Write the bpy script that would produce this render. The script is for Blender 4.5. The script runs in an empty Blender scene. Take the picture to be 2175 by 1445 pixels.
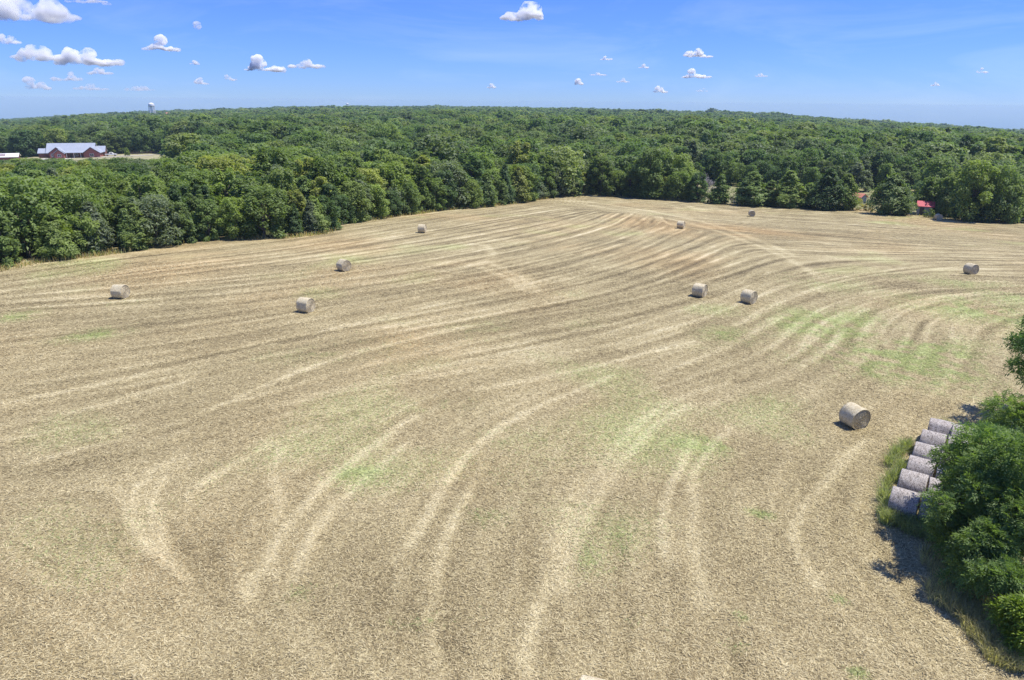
import bpy, math, random
import numpy as np
from mathutils import Matrix, Vector

R = math.radians
rng = np.random.default_rng(7)
random.seed(7)
S = bpy.context.scene
COL = S.collection

# ------------------------------------------------------------------ camera
IW, IH, F = 2175.0, 1445.0, 1450.0          # photograph size and focal length in its pixels
PITCH, ROLL, CAMZ = R(19.24), R(0.5), 19.5
fwd = np.array([0, math.cos(PITCH), -math.sin(PITCH)])
up0 = np.array([0, math.sin(PITCH), math.cos(PITCH)])
rt0 = np.array([1.0, 0, 0])
cup = up0 * math.cos(ROLL) - rt0 * math.sin(ROLL)
crt = rt0 * math.cos(ROLL) + up0 * math.sin(ROLL)
camd = bpy.data.cameras.new('camera'); cam = bpy.data.objects.new('camera', camd); COL.objects.link(cam)
camd.sensor_width = 36; camd.lens = 36 * F / IW; camd.clip_start = 0.5; camd.clip_end = 90000
M = Matrix.Identity(4)
for i in range(3):
    M[i][0], M[i][1], M[i][2] = crt[i], cup[i], -fwd[i]
M[2][3] = CAMZ
cam.matrix_world = M
S.camera = cam

# ------------------------------------------------------------------ sky, sun, exposure
SUN_AZ, SUN_EL = R(86), R(66)               # azimuth clockwise from +Y (the view direction)
w = bpy.data.worlds.new('World'); S.world = w; w.use_nodes = True
nt = w.node_tree; nt.nodes.clear()
sky = nt.nodes.new('ShaderNodeTexSky'); sky.sky_type = 'NISHITA'; sky.sun_disc = False
sky.sun_elevation = SUN_EL; sky.sun_rotation = SUN_AZ
sky.altitude = 0; sky.air_density = 0.8; sky.dust_density = 0.0; sky.ozone_density = 1.5
hs = nt.nodes.new('ShaderNodeMix'); hs.data_type = 'RGBA'; hs.blend_type = 'MULTIPLY'; hs.inputs[0].default_value = 1.0; hs.inputs[7].default_value = (1, 1, 1, 1)   # clear summer air, a deeper blue than the model's
wtc = nt.nodes.new('ShaderNodeTexCoord'); wsx = nt.nodes.new('ShaderNodeSeparateXYZ'); wrp = nt.nodes.new('ShaderNodeValToRGB')
wrp.color_ramp.elements[0].position = 0.0; wrp.color_ramp.elements[0].color = (0.185, 0.280, 0.565, 1)
wrp.color_ramp.elements[1].position = 0.16; wrp.color_ramp.elements[1].color = (0.205, 0.320, 0.70, 1); _e = wrp.color_ramp.elements.new(0.6); _e.color = (0.40, 0.50, 0.84, 1)
nt.links.new(wtc.outputs['Generated'], wsx.inputs[0]); nt.links.new(wsx.outputs['Z'], wrp.inputs[0]); nt.links.new(wrp.outputs[0], hs.inputs[7])
bg = nt.nodes.new('ShaderNodeBackground'); bg.inputs['Strength'].default_value = 0.15
wo = nt.nodes.new('ShaderNodeOutputWorld')
nt.links.new(sky.outputs[0], hs.inputs[6])
wmp = nt.nodes.new('ShaderNodeMapping'); wmp.inputs['Scale'].default_value = (2.2, 2.2, 11.0); wmp.inputs['Rotation'].default_value = (0.12, 0.08, 0.0)
wnz = nt.nodes.new('ShaderNodeTexNoise'); wnz.inputs['Scale'].default_value = 1.6; wnz.inputs['Detail'].default_value = 6; wnz.inputs['Roughness'].default_value = 0.62; wnz.inputs['Distortion'].default_value = 0.6
wmr = nt.nodes.new('ShaderNodeMapRange'); wmr.inputs['From Min'].default_value = 0.48; wmr.inputs['From Max'].default_value = 0.85; wmr.inputs['To Max'].default_value = 0.17
whs = nt.nodes.new('ShaderNodeHueSaturation'); whs.inputs['Saturation'].default_value = 0.35; whs.inputs['Value'].default_value = 1.25
wmx = nt.nodes.new('ShaderNodeMix'); wmx.data_type = 'RGBA'
nt.links.new(wtc.outputs['Generated'], wmp.inputs[0]); nt.links.new(wmp.outputs[0], wnz.inputs[0]); nt.links.new(wnz.outputs[0], wmr.inputs[0])
nt.links.new(hs.outputs[2], whs.inputs['Color']); nt.links.new(wmr.outputs[0], wmx.inputs[0]); nt.links.new(hs.outputs[2], wmx.inputs[6]); nt.links.new(whs.outputs[0], wmx.inputs[7]); nt.links.new(wmx.outputs[2], bg.inputs['Color']); nt.links.new(bg.outputs[0], wo.inputs['Surface'])
sd = bpy.data.lights.new('sun', 'SUN'); sun = bpy.data.objects.new('sun', sd); COL.objects.link(sun)
sd.energy = 3.4; sd.angle = R(0.5); sd.color = (1.0, 0.955, 0.88)
sv = Vector((math.sin(SUN_AZ) * math.cos(SUN_EL), math.cos(SUN_AZ) * math.cos(SUN_EL), math.sin(SUN_EL)))
sun.rotation_euler = sv.to_track_quat('Z', 'Y').to_euler()
sun.location = (0, 0, 200)
S.view_settings.view_transform = 'Standard'; S.view_settings.look = 'None'
S.view_settings.exposure = 0.80; S.view_settings.gamma = 1.0; S.view_settings.use_curve_mapping = False
S.cycles.use_denoising = True; S.cycles.denoiser = 'OPENIMAGEDENOISE'; S.cycles.denoising_input_passes = 'RGB_ALBEDO_NORMAL'; S.cycles.denoising_prefilter = 'NONE'
S.cycles.max_bounces = 24; S.cycles.diffuse_bounces = 3; S.cycles.transmission_bounces = 3
S.cycles.volume_bounces = 20; S.cycles.transparent_max_bounces = 64
S.cycles.sample_clamp_indirect = 4.0

# ------------------------------------------------------------------ helpers
def tag(o, label=None, cat=None, group=None, kind=None):
    if label: o['label'] = label
    if cat: o['category'] = cat
    if group: o['group'] = group
    if kind: o['kind'] = kind
    return o
def link(name, data, mat=None, parent=None):
    o = bpy.data.objects.new(name, data); COL.objects.link(o)
    if mat is not None and not data.materials: data.materials.append(mat)
    if parent is not None: o.parent = parent
    return o
def empty(name, loc, rz=0.0):
    o = bpy.data.objects.new(name, None); COL.objects.link(o)
    o.location = loc; o.rotation_euler = (0, 0, rz); o.empty_display_size = 0.3
    return o
def mesh_np(name, V, Fc, mat=None, smooth=False, attrs=None):
    """V (n,3); Fc (m,k) faces of one size."""
    V = np.ascontiguousarray(V, dtype=np.float32); Fc = np.ascontiguousarray(Fc, dtype=np.int32)
    m, k = Fc.shape
    me = bpy.data.meshes.new(name)
    me.vertices.add(len(V)); me.vertices.foreach_set('co', V.ravel())
    me.loops.add(m * k); me.loops.foreach_set('vertex_index', Fc.ravel())
    me.polygons.add(m)
    me.polygons.foreach_set('loop_start', np.arange(0, m * k, k, dtype=np.int32))
    me.polygons.foreach_set('loop_total', np.full(m, k, dtype=np.int32))
    if smooth: me.polygons.foreach_set('use_smooth', np.ones(m, dtype=bool))
    for an, (dom, arr) in (attrs or {}).items():
        a = me.attributes.new(an, 'FLOAT', dom); a.data.foreach_set('value', np.ascontiguousarray(arr, dtype=np.float32))
    me.update(calc_edges=True)
    if mat is not None: me.materials.append(mat)
    return me
def sstep(a, b, x):
    t = np.clip((np.asarray(x, dtype=float) - a) / (b - a), 0, 1); return t * t * (3 - 2 * t)
class MB:
    def __init__(s): s.v = []; s.f = []
    def poly(s, pts, faces):
        b = len(s.v); s.v += [tuple(p) for p in pts]; s.f += [[i + b for i in f] for f in faces]; return s
    def box(s, c, d, rz=0):
        cx, cy, cz = c; hx, hy, hz = d[0] / 2, d[1] / 2, d[2] / 2; co, si = math.cos(rz), math.sin(rz)
        pts = []
        for z in (-hz, hz):
            for x, y in ((-hx, -hy), (hx, -hy), (hx, hy), (-hx, hy)):
                pts.append((cx + x * co - y * si, cy + x * si + y * co, cz + z))
        return s.poly(pts, [(3, 2, 1, 0), (4, 5, 6, 7), (0, 1, 5, 4), (1, 2, 6, 5), (2, 3, 7, 6), (3, 0, 4, 7)])
    def prism(s, prof, axis_pts):
        """extrude polygon prof (list of 3-D points) by the vector axis_pts."""
        n = len(prof); a = Vector(axis_pts); q = [Vector(p) for p in prof]
        return s.poly(q + [p + a for p in q], [list(range(n))[::-1], [n + i for i in range(n)]] + [[i, (i + 1) % n, n + (i + 1) % n, n + i] for i in range(n)])
    def tube(s, pts, rad, n=8):
        P = [Vector(p) for p in pts]; b0 = len(s.v); k = len(P)
        for i, p in enumerate(P):
            d = (P[min(i + 1, k - 1)] - P[max(i - 1, 0)]).normalized()
            a = d.cross(Vector((0, 0, 1)) if abs(d.z) < 0.9 else Vector((1, 0, 0))).normalized(); c = d.cross(a)
            r = rad[i] if hasattr(rad, '__len__') else rad
            for j in range(n):
                t = 2 * math.pi * j / n; s.v.append(tuple(p + (a * math.cos(t) + c * math.sin(t)) * r))
        for i in range(k - 1):
            for j in range(n):
                s.f.append([b0 + i * n + j, b0 + i * n + (j + 1) % n, b0 + (i + 1) * n + (j + 1) % n, b0 + (i + 1) * n + j])
        s.f.append([b0 + j for j in range(n)]); s.f.append([b0 + (k - 1) * n + j for j in range(n)][::-1])
        return s
    def lathe(s, prof, n=24, c=(0, 0, 0)):
        b0 = len(s.v); k = len(prof)
        for r, z in prof:
            for j in range(n):
                t = 2 * math.pi * j / n; s.v.append((c[0] + r * math.cos(t), c[1] + r * math.sin(t), c[2] + z))
        for i in range(k - 1):
            for j in range(n):
                s.f.append([b0 + i * n + j, b0 + i * n + (j + 1) % n, b0 + (i + 1) * n + (j + 1) % n, b0 + (i + 1) * n + j])
        s.f.append([b0 + j for j in range(n)][::-1]); s.f.append([b0 + (k - 1) * n + j for j in range(n)])
        return s
    def mesh(s, name, mat, smooth=False):
        me = bpy.data.meshes.new(name); me.from_pydata(s.v, [], s.f); me.validate(); me.update()
        if smooth: me.polygons.foreach_set('use_smooth', [True] * len(me.polygons))
        me.materials.append(mat); return me
    def build(s, name, mat, parent=None, smooth=False):
        return link(name, s.mesh(name, mat, smooth), None, parent)

# ------------------------------------------------------------------ materials
def new_mat(name):
    m = bpy.data.materials.new(name); m.use_nodes = True; t = m.node_tree; t.nodes.clear()
    out = t.nodes.new('ShaderNodeOutputMaterial'); p = t.nodes.new('ShaderNodeBsdfPrincipled')
    t.links.new(p.outputs[0], out.inputs['Surface'])
    return m, t, p, out
def N(t, typ, **kw):
    n = t.nodes.new(typ)
    for k, v in kw.items():
        if k in n.inputs: n.inputs[k].default_value = v
        else: setattr(n, k, v)
    return n
def ramp(t, stops, fac=None):
    r = t.nodes.new('ShaderNodeValToRGB'); el = r.color_ramp.elements
    while len(el) < len(stops): el.new(0.5)
    for e, (p, c) in zip(el, stops): e.position = p; e.color = (*c, 1)
    if fac is not None: t.links.new(fac, r.inputs[0])
    return r
def math_n(t, op, a, b=None, clamp=False):
    n = t.nodes.new('ShaderNodeMath'); n.operation = op; n.use_clamp = clamp
    for i, v in enumerate((a, b)):
        if v is None: continue
        if isinstance(v, (int, float)): n.inputs[i].default_value = v
        else: t.links.new(v, n.inputs[i])
    return n.outputs[0]
def mixc(t, fac, a, b, mode='MIX'):
    n = t.nodes.new('ShaderNodeMix'); n.data_type = 'RGBA'; n.blend_type = mode
    for sock, v in ((n.inputs[0], fac), (n.inputs[6], a), (n.inputs[7], b)):
        if isinstance(v, (int, float)): sock.default_value = v
        elif isinstance(v, tuple): sock.default_value = (*v, 1)
        else: t.links.new(v, sock)
    return n.outputs[2]
def noise(t, scale, detail=3, rough=0.55, vec=None, dist=0.0):
    n = t.nodes.new('ShaderNodeTexNoise'); n.inputs['Scale'].default_value = scale; n.inputs['Detail'].default_value = detail
    n.inputs['Roughness'].default_value = rough; n.inputs['Distortion'].default_value = dist
    if vec is not None: t.links.new(vec, n.inputs['Vector'])
    return n
def plain(name, c, rough=0.7, var=0.15, scale=3.0, metal=0.0, bump=0.0):
    m, t, p, o = new_mat(name); tc = t.nodes.new('ShaderNodeTexCoord')
    nz = noise(t, scale, 4, 0.6, tc.outputs['Object'])
    a = tuple(x * (1 - var) for x in c); b = tuple(min(1, x * (1 + var)) for x in c)
    r = ramp(t, [(0.3, a), (0.7, b)], nz.outputs[0]); t.links.new(r.outputs[0], p.inputs['Base Color'])
    p.inputs['Roughness'].default_value = rough; p.inputs['Metallic'].default_value = metal
    if bump:
        bp = t.nodes.new('ShaderNodeBump'); bp.inputs['Strength'].default_value = bump; bp.inputs['Distance'].default_value = 0.02
        t.links.new(nz.outputs[0], bp.inputs['Height']); t.links.new(bp.outputs[0], p.inputs['Normal'])
    return m

def leaf_mat(name, mode, pal=None, gain=1.0):
    """foliage: colour of each tree (object colour, or a spread over pal by instance) times the tone of each leaf."""
    m, t, p, out = new_mat(name)
    oi = t.nodes.new('ShaderNodeObjectInfo')
    if mode == 'object': base = oi.outputs['Color']
    elif mode == 'random':
        k = len(pal); base = ramp(t, [(i / (k - 1), c) for i, c in enumerate(pal)], oi.outputs['Random']).outputs[0]
    else:
        base = mixc(t, 0.0, pal, pal)
    at = t.nodes.new('ShaderNodeAttribute'); at.attribute_name = 'tone'
    lo, hi = 0.9 * gain, 2.05 * gain
    tr = ramp(t, [(0.0, (lo, lo * 1.0, lo * 1.08)), (1.0, (hi * 1.04, hi, hi * 0.85))], at.outputs['Fac'])
    col = mixc(t, 1.0, base, tr.outputs[0], 'MULTIPLY')
    t.links.new(col, p.inputs['Base Color']); p.inputs['Roughness'].default_value = 0.55
    p.inputs['Specular IOR Level'].default_value = 0.35
    tl = t.nodes.new('ShaderNodeBsdfTranslucent')
    tcol = mixc(t, 1.0, col, (1.25, 1.35, 0.5), 'MULTIPLY'); t.links.new(tcol, tl.inputs['Color'])
    mx = t.nodes.new('ShaderNodeMixShader'); mx.inputs[0].default_value = 0.44
    t.links.new(p.outputs[0], mx.inputs[1]); t.links.new(tl.outputs[0], mx.inputs[2]); t.links.new(mx.outputs[0], out.inputs['Surface'])
    return m

# ------------------------------------------------------------------ terrain
_skx = np.array([-300, 0, 200, 320, 500, 740, 1000, 1250, 1500, 1750, 2000, 2175, 2450], float)
_sky = np.array([283, 257, 247, 241, 233, 229, 229, 235, 243, 255, 268, 281, 304], float)
_hor = 216 + (_skx - 1087) * math.tan(ROLL)
_tt = (_skx - 1087.5) / F * math.cos(PITCH)
_pf = np.polyfit(_tt, _sky - _hor, 4)
YSKY = 3200.0
def hgt(x, y):
    x = np.asarray(x, float); y = np.asarray(y, float)
    a = (y - 85 + 0.25 * np.clip(x, -300, 300)) / 8
    hf = -0.055 * 8 * np.logaddexp(0, np.clip(a, -60, 500))
    t = np.clip(x / np.maximum(y, 60), -0.9, 0.9)
    pxd = np.polyval(_pf, t)
    hend = CAMZ - 9.5 - YSKY * 0.891 * pxd / F
    sl = (hend + 5) / (YSKY - 160)
    hr = -5 + sl * (np.minimum(y, YSKY) - 160) - np.maximum(y - YSKY, 0) * 0.09
    k = sstep(130, 300, y)
    und = (np.sin(x * 0.011 + y * 0.004) + np.sin(y * 0.0093 - x * 0.006 + 1.3) + np.sin(x * 0.023 + 2.1) * 0.5) * 0.8 * sstep(300, 900, y)
    xr = 0.331 * 1800; bump = 9.0 * np.exp(-((y - 1800) / 260) ** 2 - ((x - xr) / 150) ** 2)
    return hf * (1 - k) + hr * k + und + bump
def H1(x, y): return float(hgt(x, y))
def ray(px, py):
    d = fwd + (px - IW / 2) / F * crt - (py - IH / 2) / F * cup
    return d / np.linalg.norm(d)
def ground(px, py):
    d = ray(px, py); lo = 0.0; s = 5.0; c = np.array([0, 0, CAMZ])
    while s < 9000:
        p = c + d * s
        if p[2] < H1(p[0], p[1]): break
        lo = s; s *= 1.02
    hi = s
    for _ in range(30):
        m = (lo + hi) / 2; p = c + d * m
        if p[2] < H1(p[0], p[1]): hi = m
        else: lo = m
    p = c + d * hi
    return Vector((p[0], p[1], H1(p[0], p[1])))
def at_Y(px, py, Y):
    d = ray(px, py); s = Y / d[1]; return Vector((d[0] * s, Y, CAMZ + d[2] * s))
def project(p):
    q = np.array([p[0], p[1], p[2] - CAMZ]); z = q @ fwd
    return (IW / 2 + F * (q @ crt) / z, IH / 2 - F * (q @ cup) / z, z)

# ground sheet
gx = np.sinh(np.linspace(-1, 1, 241) * 4.4) / math.sinh(4.4) * 3600
gy = np.concatenate([-np.geomspace(400, 20, 10), np.linspace(0, 320, 81), np.geomspace(325, 3700, 80)])
GX, GY = np.meshgrid(gx, gy)
GZ = hgt(GX, GY) - 0.25
nx, ny = len(gx), len(gy)
ii = (np.arange(ny - 1)[:, None] * nx + np.arange(nx - 1)[None]).ravel()
gm, t, p, o = new_mat('forest_floor')
tc = t.nodes.new('ShaderNodeTexCoord')
n1 = noise(t, 0.05, 5, 0.6, tc.outputs['Object']); n2 = noise(t, 1.2, 4, 0.6, tc.outputs['Object'])
c1 = ramp(t, [(0.35, (0.05, 0.065, 0.02)), (0.55, (0.10, 0.10, 0.04)), (0.75, (0.2, 0.165, 0.085))], n1.outputs[0]).outputs[0]
c2 = mixc(t, 0.7, c1, ramp(t, [(0.3, (0.5, 0.5, 0.5)), (0.7, (1, 1, 1))], n2.outputs[0]).outputs[0], 'MULTIPLY')
t.links.new(c2, p.inputs['Base Color']); p.inputs['Roughness'].default_value = 0.95; p.inputs['Specular IOR Level'].default_value = 0.1
gme = mesh_np('ground', np.stack([GX, GY, GZ], -1).reshape(-1, 3), np.stack([ii, ii + 1, ii + nx + 1, ii + nx], 1), gm, True)
tag(link('ground', gme), kind='structure', label='wooded ground running out to the horizon')

# ------------------------------------------------------------------ field edge (traced along the foot of the trees)
EDGE = [(-420, 668), (-150, 607), (0, 575), (100, 557), (200, 545), (300, 532), (400, 518), (500, 510), (620, 505), (700, 497), (722, 479), (770, 472),
        (850, 460), (950, 447), (1020, 442), (1100, 432), (1180, 418), (1250, 415), (1350, 420), (1400, 423), (1480, 430), (1560, 436), (1700, 441),
        (1820, 447), (1900, 454), (2000, 466), (2100, 471), (2175, 476), (2300, 484), (2700, 505)]
EP = [ground(*e) for e in EDGE]
ET = np.array([p.x / p.y for p in EP]); EY = np.array([p.y for p in EP])
def edge_y(t): return np.interp(t, ET, EY)

# ------------------------------------------------------------------ field: direction of mowing from the swath lines
LINES = [
 [(0, 600), (300, 555), (600, 522), (800, 490), (1000, 458), (1150, 438)],
 [(0, 660), (300, 640), (600, 612), (900, 570), (1150, 520), (1290, 482), (1330, 462)],
 [(0, 770), (300, 735), (600, 690), (900, 632), (1200, 575), (1350, 530), (1420, 500)],
 [(0, 870), (300, 815), (700, 730), (1000, 680), (1300, 615), (1450, 560), (1530, 525)],
 [(0, 985), (300, 915), (560, 825), (720, 760), (1000, 690), (1300, 645), (1500, 600), (1620, 560)],
 [(420, 890), (700, 840), (900, 805), (1200, 750), (1400, 705), (1550, 655), (1680, 600)],
 [(1250, 435), (1500, 450), (1800, 468), (2175, 495)], [(1500, 475), (1700, 492), (1950, 510), (2175, 525)],
 [(1650, 530), (1800, 537), (2000, 540), (2175, 545)],
 [(1740, 600), (1850, 578), (2000, 562), (2175, 560)],
 [(1480, 722), (1600, 668), (1700, 632), (1850, 602), (2000, 590), (2175, 598)],
 [(1640, 730), (1720, 676), (1830, 640), (1950, 620), (2175, 610)],
 [(1850, 745), (1880, 685), (1940, 652), (2050, 628), (2175, 622)],
 [(1980, 735), (2015, 685), (2080, 660), (2175, 645)],
 [(1130, 1445), (1140, 1330), (1190, 1180), (1235, 1060), (1290, 980), (1370, 890), (1480, 835), (1600, 800)],
 [(880, 1140), (930, 1060), (990, 970), (1050, 915), (1150, 860), (1300, 800), (1450, 750)],
 [(530, 1250), (600, 1130), (680, 1040), (800, 950), (900, 880), (1000, 830), (1200, 775)],
 [(300, 1130), (310, 1050), (400, 1000), (500, 960), (700, 880)],
 [(1520, 1290), (1475, 1150), (1490, 1030), (1540, 950), (1640, 880)],
 [(1760, 1260), (1690, 1140), (1720, 1060), (1800, 970), (1900, 900)],
 [(1900, 1440), (1800, 1330), (1740, 1230)],
 [(0, 1060), (150, 1030), (320, 990)], [(0, 1110), (180, 1220), (420, 1340), (620, 1445)], [(200, 1080), (330, 1200), (450, 1280), (700, 1445)],
 [(900, 1445), (880, 1300), (900, 1180)], [(1500, 1445), (1500, 1340)],
]
GR = 0.2; X0, Y0 = -150.0, 6.0; NXg, NYg = 1675, 1024
def path(pts, step=0.8):
    P = [ground(*q) for q in pts]; out = []
    # Catmull-Rom through the points
    Q = [P[0] * 2 - P[1]] + P + [P[-1] * 2 - P[-2]]
    for i in range(1, len(Q) - 2):
        n = max(2, int((Q[i + 1] - Q[i]).length / step))
        for k in range(n):
            s = k / n; a, b, c, d = Q[i - 1], Q[i], Q[i + 1], Q[i + 2]
            out.append(0.5 * ((2 * b) + (c - a) * s + (2 * a - 5 * b + 4 * c - d) * s * s + (3 * b - a - 3 * c + d) * s ** 3))
    return np.array([(v.x, v.y) for v in out])
PATHS = [path(l) for l in LINES]
cp = []; cd = []
for q in PATHS:
    d = np.gradient(q, axis=0); d /= np.linalg.norm(d, axis=1)[:, None] + 1e-9
    cp.append(q[::2]); cd.append(d[::2])
cp = np.concatenate(cp); cd = np.concatenate(cd); th2 = 2 * np.arctan2(cd[:, 1], cd[:, 0])
cgx = np.arange(X0, X0 + NXg * GR, 3.0); cgy = np.arange(Y0, Y0 + NYg * GR, 3.0)
CX, CY = np.meshgrid(cgx, cgy)
d2 = (CX.ravel()[:, None] - cp[None, :, 0]) ** 2 + (CY.ravel()[:, None] - cp[None, :, 1]) ** 2
wg = 1.0 / (d2 + 1.5) ** 1.7
c2g = (wg @ np.cos(th2)).reshape(CX.shape); s2g = (wg @ np.sin(th2)).reshape(CX.shape)
nn = np.hypot(c2g, s2g) + 1e-12; c2g /= nn; s2g /= nn
def bil(G, fx, fy):
    fx = np.clip(fx, 0, G.shape[1] - 1.001); fy = np.clip(fy, 0, G.shape[0] - 1.001)
    ix = fx.astype(np.int32); iy = fy.astype(np.int32); u = fx - ix; v = fy - iy
    return (G[iy, ix] * (1 - u) + G[iy, ix + 1] * u) * (1 - v) + (G[iy + 1, ix] * (1 - u) + G[iy + 1, ix + 1] * u) * v
jx, jy = np.meshgrid(np.arange(NXg), np.arange(NYg))
A2 = 0.5 * np.arctan2(bil(s2g, jx * GR / 3, jy * GR / 3), bil(c2g, jx * GR / 3, jy * GR / 3))
VX = np.cos(A2).astype(np.float32); VY = np.sin(A2).astype(np.float32)
ky = np.fft.fftfreq(NYg)[:, None]; kx = np.fft.rfftfreq(NXg)[None]
def blur(a, sig):
    return np.fft.irfft2(np.fft.rfft2(a) * np.exp(-2 * (math.pi * sig / GR) ** 2 * (kx ** 2 + ky ** 2)), s=a.shape)
def gnoise(sig):
    a = blur(rng.standard_normal((NYg, NXg)), sig); return (a / a.std()).astype(np.float32)
def lic(src, L):
    acc = src.copy(); wt = 1.0; st = 2.0          # step in cells
    n = int(L / (st * GR) / 2)
    for sgn in (1, -1):
        x = jx.astype(np.float32); y = jy.astype(np.float32); px_, py_ = VX * sgn, VY * sgn
        for k in range(n):
            x = x + px_ * st; y = y + py_ * st
            xi = (x + 0.5).astype(np.int32) % NXg; yi = (y + 0.5).astype(np.int32) % NYg
            g = 1 - k / n
            acc += src[yi, xi] * g
            if sgn == 1: wt += 2 * g
            vx = VX[yi, xi]; vy = VY[yi, xi]; s = np.where(vx * px_ + vy * py_ < 0, -1, 1)
            px_ = vx * s; py_ = vy * s
    a = acc / wt; return a / a.std()
nz_f = gnoise(0.2); nearw = sstep(48, 28, Y0 + jy * GR); lsh = lic(gnoise(0.2), 5.0)
lf = lic(nz_f, 24.0) * (1 - nearw) + lsh * nearw
def splat(lines, sig, jit=0.15):
    a = np.zeros((NYg, NXg))
    for q in lines:
        n = len(q); wob = np.cumsum(rng.standard_normal(n)) * 0.012; wob -= np.linspace(wob[0], wob[-1], n)
        qq = q + wob[:, None] + rng.standard_normal(q.shape) * jit
        ix = ((qq[:, 0] - X0) / GR).astype(int); iy = ((qq[:, 1] - Y0) / GR).astype(int)
        ok = (ix >= 0) & (ix < NXg) & (iy >= 0) & (iy < NYg)
        np.add.at(a, (iy[ok], ix[ok]), 1.0)
    b = blur(a, sig); return b / np.percentile(b[b > b.max() * 0.05], 80)
def dense(pts): return path(pts, 0.12)
STRONG = [dense(l) for l in (
 [(1130, 1440), (1135, 1340), (1190, 1185), (1225, 1080), (1250, 1030), (1290, 985), (1350, 912), (1410, 866), (1480, 836), (1560, 812)],
 [(1195, 1260), (1245, 1110), (1310, 1003), (1385, 912), (1470, 858)],
 [(872, 1165), (920, 1080), (950, 1030), (985, 980), (1020, 945), (1070, 905), (1150, 862), (1300, 800)],
 [(530, 1270), (570, 1190), (620, 1110), (680, 1045), (760, 975), (840, 915), (890, 882)],
 [(560, 822), (640, 790), (720, 762), (860, 725), (1000, 692)])]
STRONG2 = [dense(l) for l in (
 [(625, 1235), (672, 1140), (725, 1068), (800, 1000), (870, 940)], [(430, 1040), (480, 1000), (560, 955), (620, 930), (700, 900)], [(604, 950), (585, 1000), (600, 1060), (588, 1115)],
 [(322, 1165), (296, 1100), (300, 1040), (332, 1000), (410, 965)], [(356, 1180), (332, 1105), (336, 1052), (364, 1010)], [(1418, 1190), (1408, 1100), (1430, 1020), (1478, 935)], [(1470, 1075), (1480, 1010), (1512, 950), (1560, 905)],
 [(1688, 1150), (1700, 1090), (1740, 1040), (1800, 970), (1850, 930)], [(1500, 1290), (1476, 1160), (1470, 1080)], [(952, 1440), (926, 1330), (940, 1200), (962, 1120), (1010, 1040)], [(1745, 1250), (1700, 1170), (1690, 1130)],
 [(560, 822), (470, 862), (350, 908), (200, 948), (40, 990)], [(0, 905), (150, 878), (300, 838), (420, 800)], [(0, 860), (200, 820), (400, 775), (600, 728)],
 [(900, 805), (1050, 780), (1200, 750), (1400, 705), (1550, 655), (1690, 600)], [(1000, 832), (1150, 802), (1300, 770), (1480, 725)], [(880, 790), (1100, 745), (1300, 705), (1480, 650), (1600, 605)],
 [(1560, 692), (1640, 651), (1740, 612), (1850, 586), (2000, 572), (2175, 572)], [(1640, 742), (1690, 692), (1760, 651), (1850, 620), (1950, 604), (2060, 598), (2175, 600)], [(1700, 742), (1740, 690), (1820, 652), (1900, 630)],
 [(1828, 722), (1850, 680), (1900, 655), (1980, 636), (2080, 622)], [(1878, 732), (1886, 690), (1930, 660), (2010, 641), (2100, 630), (2175, 628)], [(1968, 722), (1976, 690), (2010, 666), (2080, 650), (2175, 641)], [(2022, 722), (2022, 696), (2062, 671), (2140, 656)],
 [(1770, 740), (1790, 690), (1850, 655)], [(700, 700), (900, 655), (1100, 610), (1270, 565)], [(500, 690), (800, 635), (1050, 585), (1220, 540)])]
TRACK = [dense(l) for l in ([(1200, 428), (1350, 452), (1480, 478), (1600, 518), (1680, 552), (1745, 592)], [(1215, 424), (1362, 446), (1495, 472), (1612, 511), (1695, 548)],
         [(840, 578), (900, 572), (960, 577), (1030, 552), (1048, 540), (1030, 522), (985, 518)], [(1000, 560), (1080, 590), (1120, 620)], [(1030, 555), (1110, 590), (1150, 625)], [(1680, 548), (1780, 548), (1900, 552)])]
strong = splat(STRONG, 0.19, 0.07); strong2 = splat(STRONG2, 0.19, 0.07); track = splat(TRACK, 0.42)
mod = np.clip(0.75 + 0.2 * gnoise(2.5) + 0.25 * lsh, 0, 1.4)
fine = gnoise(0.3); mid = gnoise(1.6); big = gnoise(9.0)
# raked swaths: lines that keep about the mower's width apart and follow the mowing direction
def swaths(seeds, sep, cell=0.5, step=0.5, maxlen=320.0, minlen=16):
    ny_, nx_ = int(NYg * GR / cell), int(NXg * GR / cell); occ = np.zeros((ny_, nx_), bool); r = max(1, int(sep / cell)); out = []
    vx, vy = VX.tolist(), VY.tolist(); rc = max(1, int(sep * 0.5 / cell))
    for (sx0, sy0) in seeds:
        if not (X0 < sx0 < X0 + NXg * GR - 1 and Y0 < sy0 < Y0 + NYg * GR - 1): continue
        if occ[int((sy0 - Y0) / cell) % ny_, int((sx0 - X0) / cell) % nx_]: continue
        half = []
        for sg in (1, -1):
            x, y = sx0, sy0; i, j = int((y - Y0) / GR), int((x - X0) / GR); ux, uy = vx[i][j] * sg, vy[i][j] * sg; pts = []
            for _ in range(int(maxlen / step / 2)):
                x += ux * step; y += uy * step; i, j = int((y - Y0) / GR), int((x - X0) / GR)
                if not (0 <= i < NYg and 0 <= j < NXg): break
                if occ[min(int((y - Y0) / cell), ny_ - 1), min(int((x - X0) / cell), nx_ - 1)]: break
                pts.append((x, y)); a_, b_ = vx[i][j], vy[i][j]
                if a_ * ux + b_ * uy < 0: a_, b_ = -a_, -b_
                if a_ * ux + b_ * uy < 0.6: break
                ux, uy = a_, b_
            half.append(pts)
        line = half[1][::-1] + [(sx0, sy0)] + half[0]
        if len(line) * step < minlen: continue
        for (x, y) in line:
            i, j = int((y - Y0) / cell), int((x - X0) / cell); occ[max(0, i - rc):i + rc + 1, max(0, j - rc):j + rc + 1] = True
        out.append(np.array(line))
    return out
sd_ = [tuple(q[k]) for q in PATHS for k in range(0, len(q), 12)]
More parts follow.
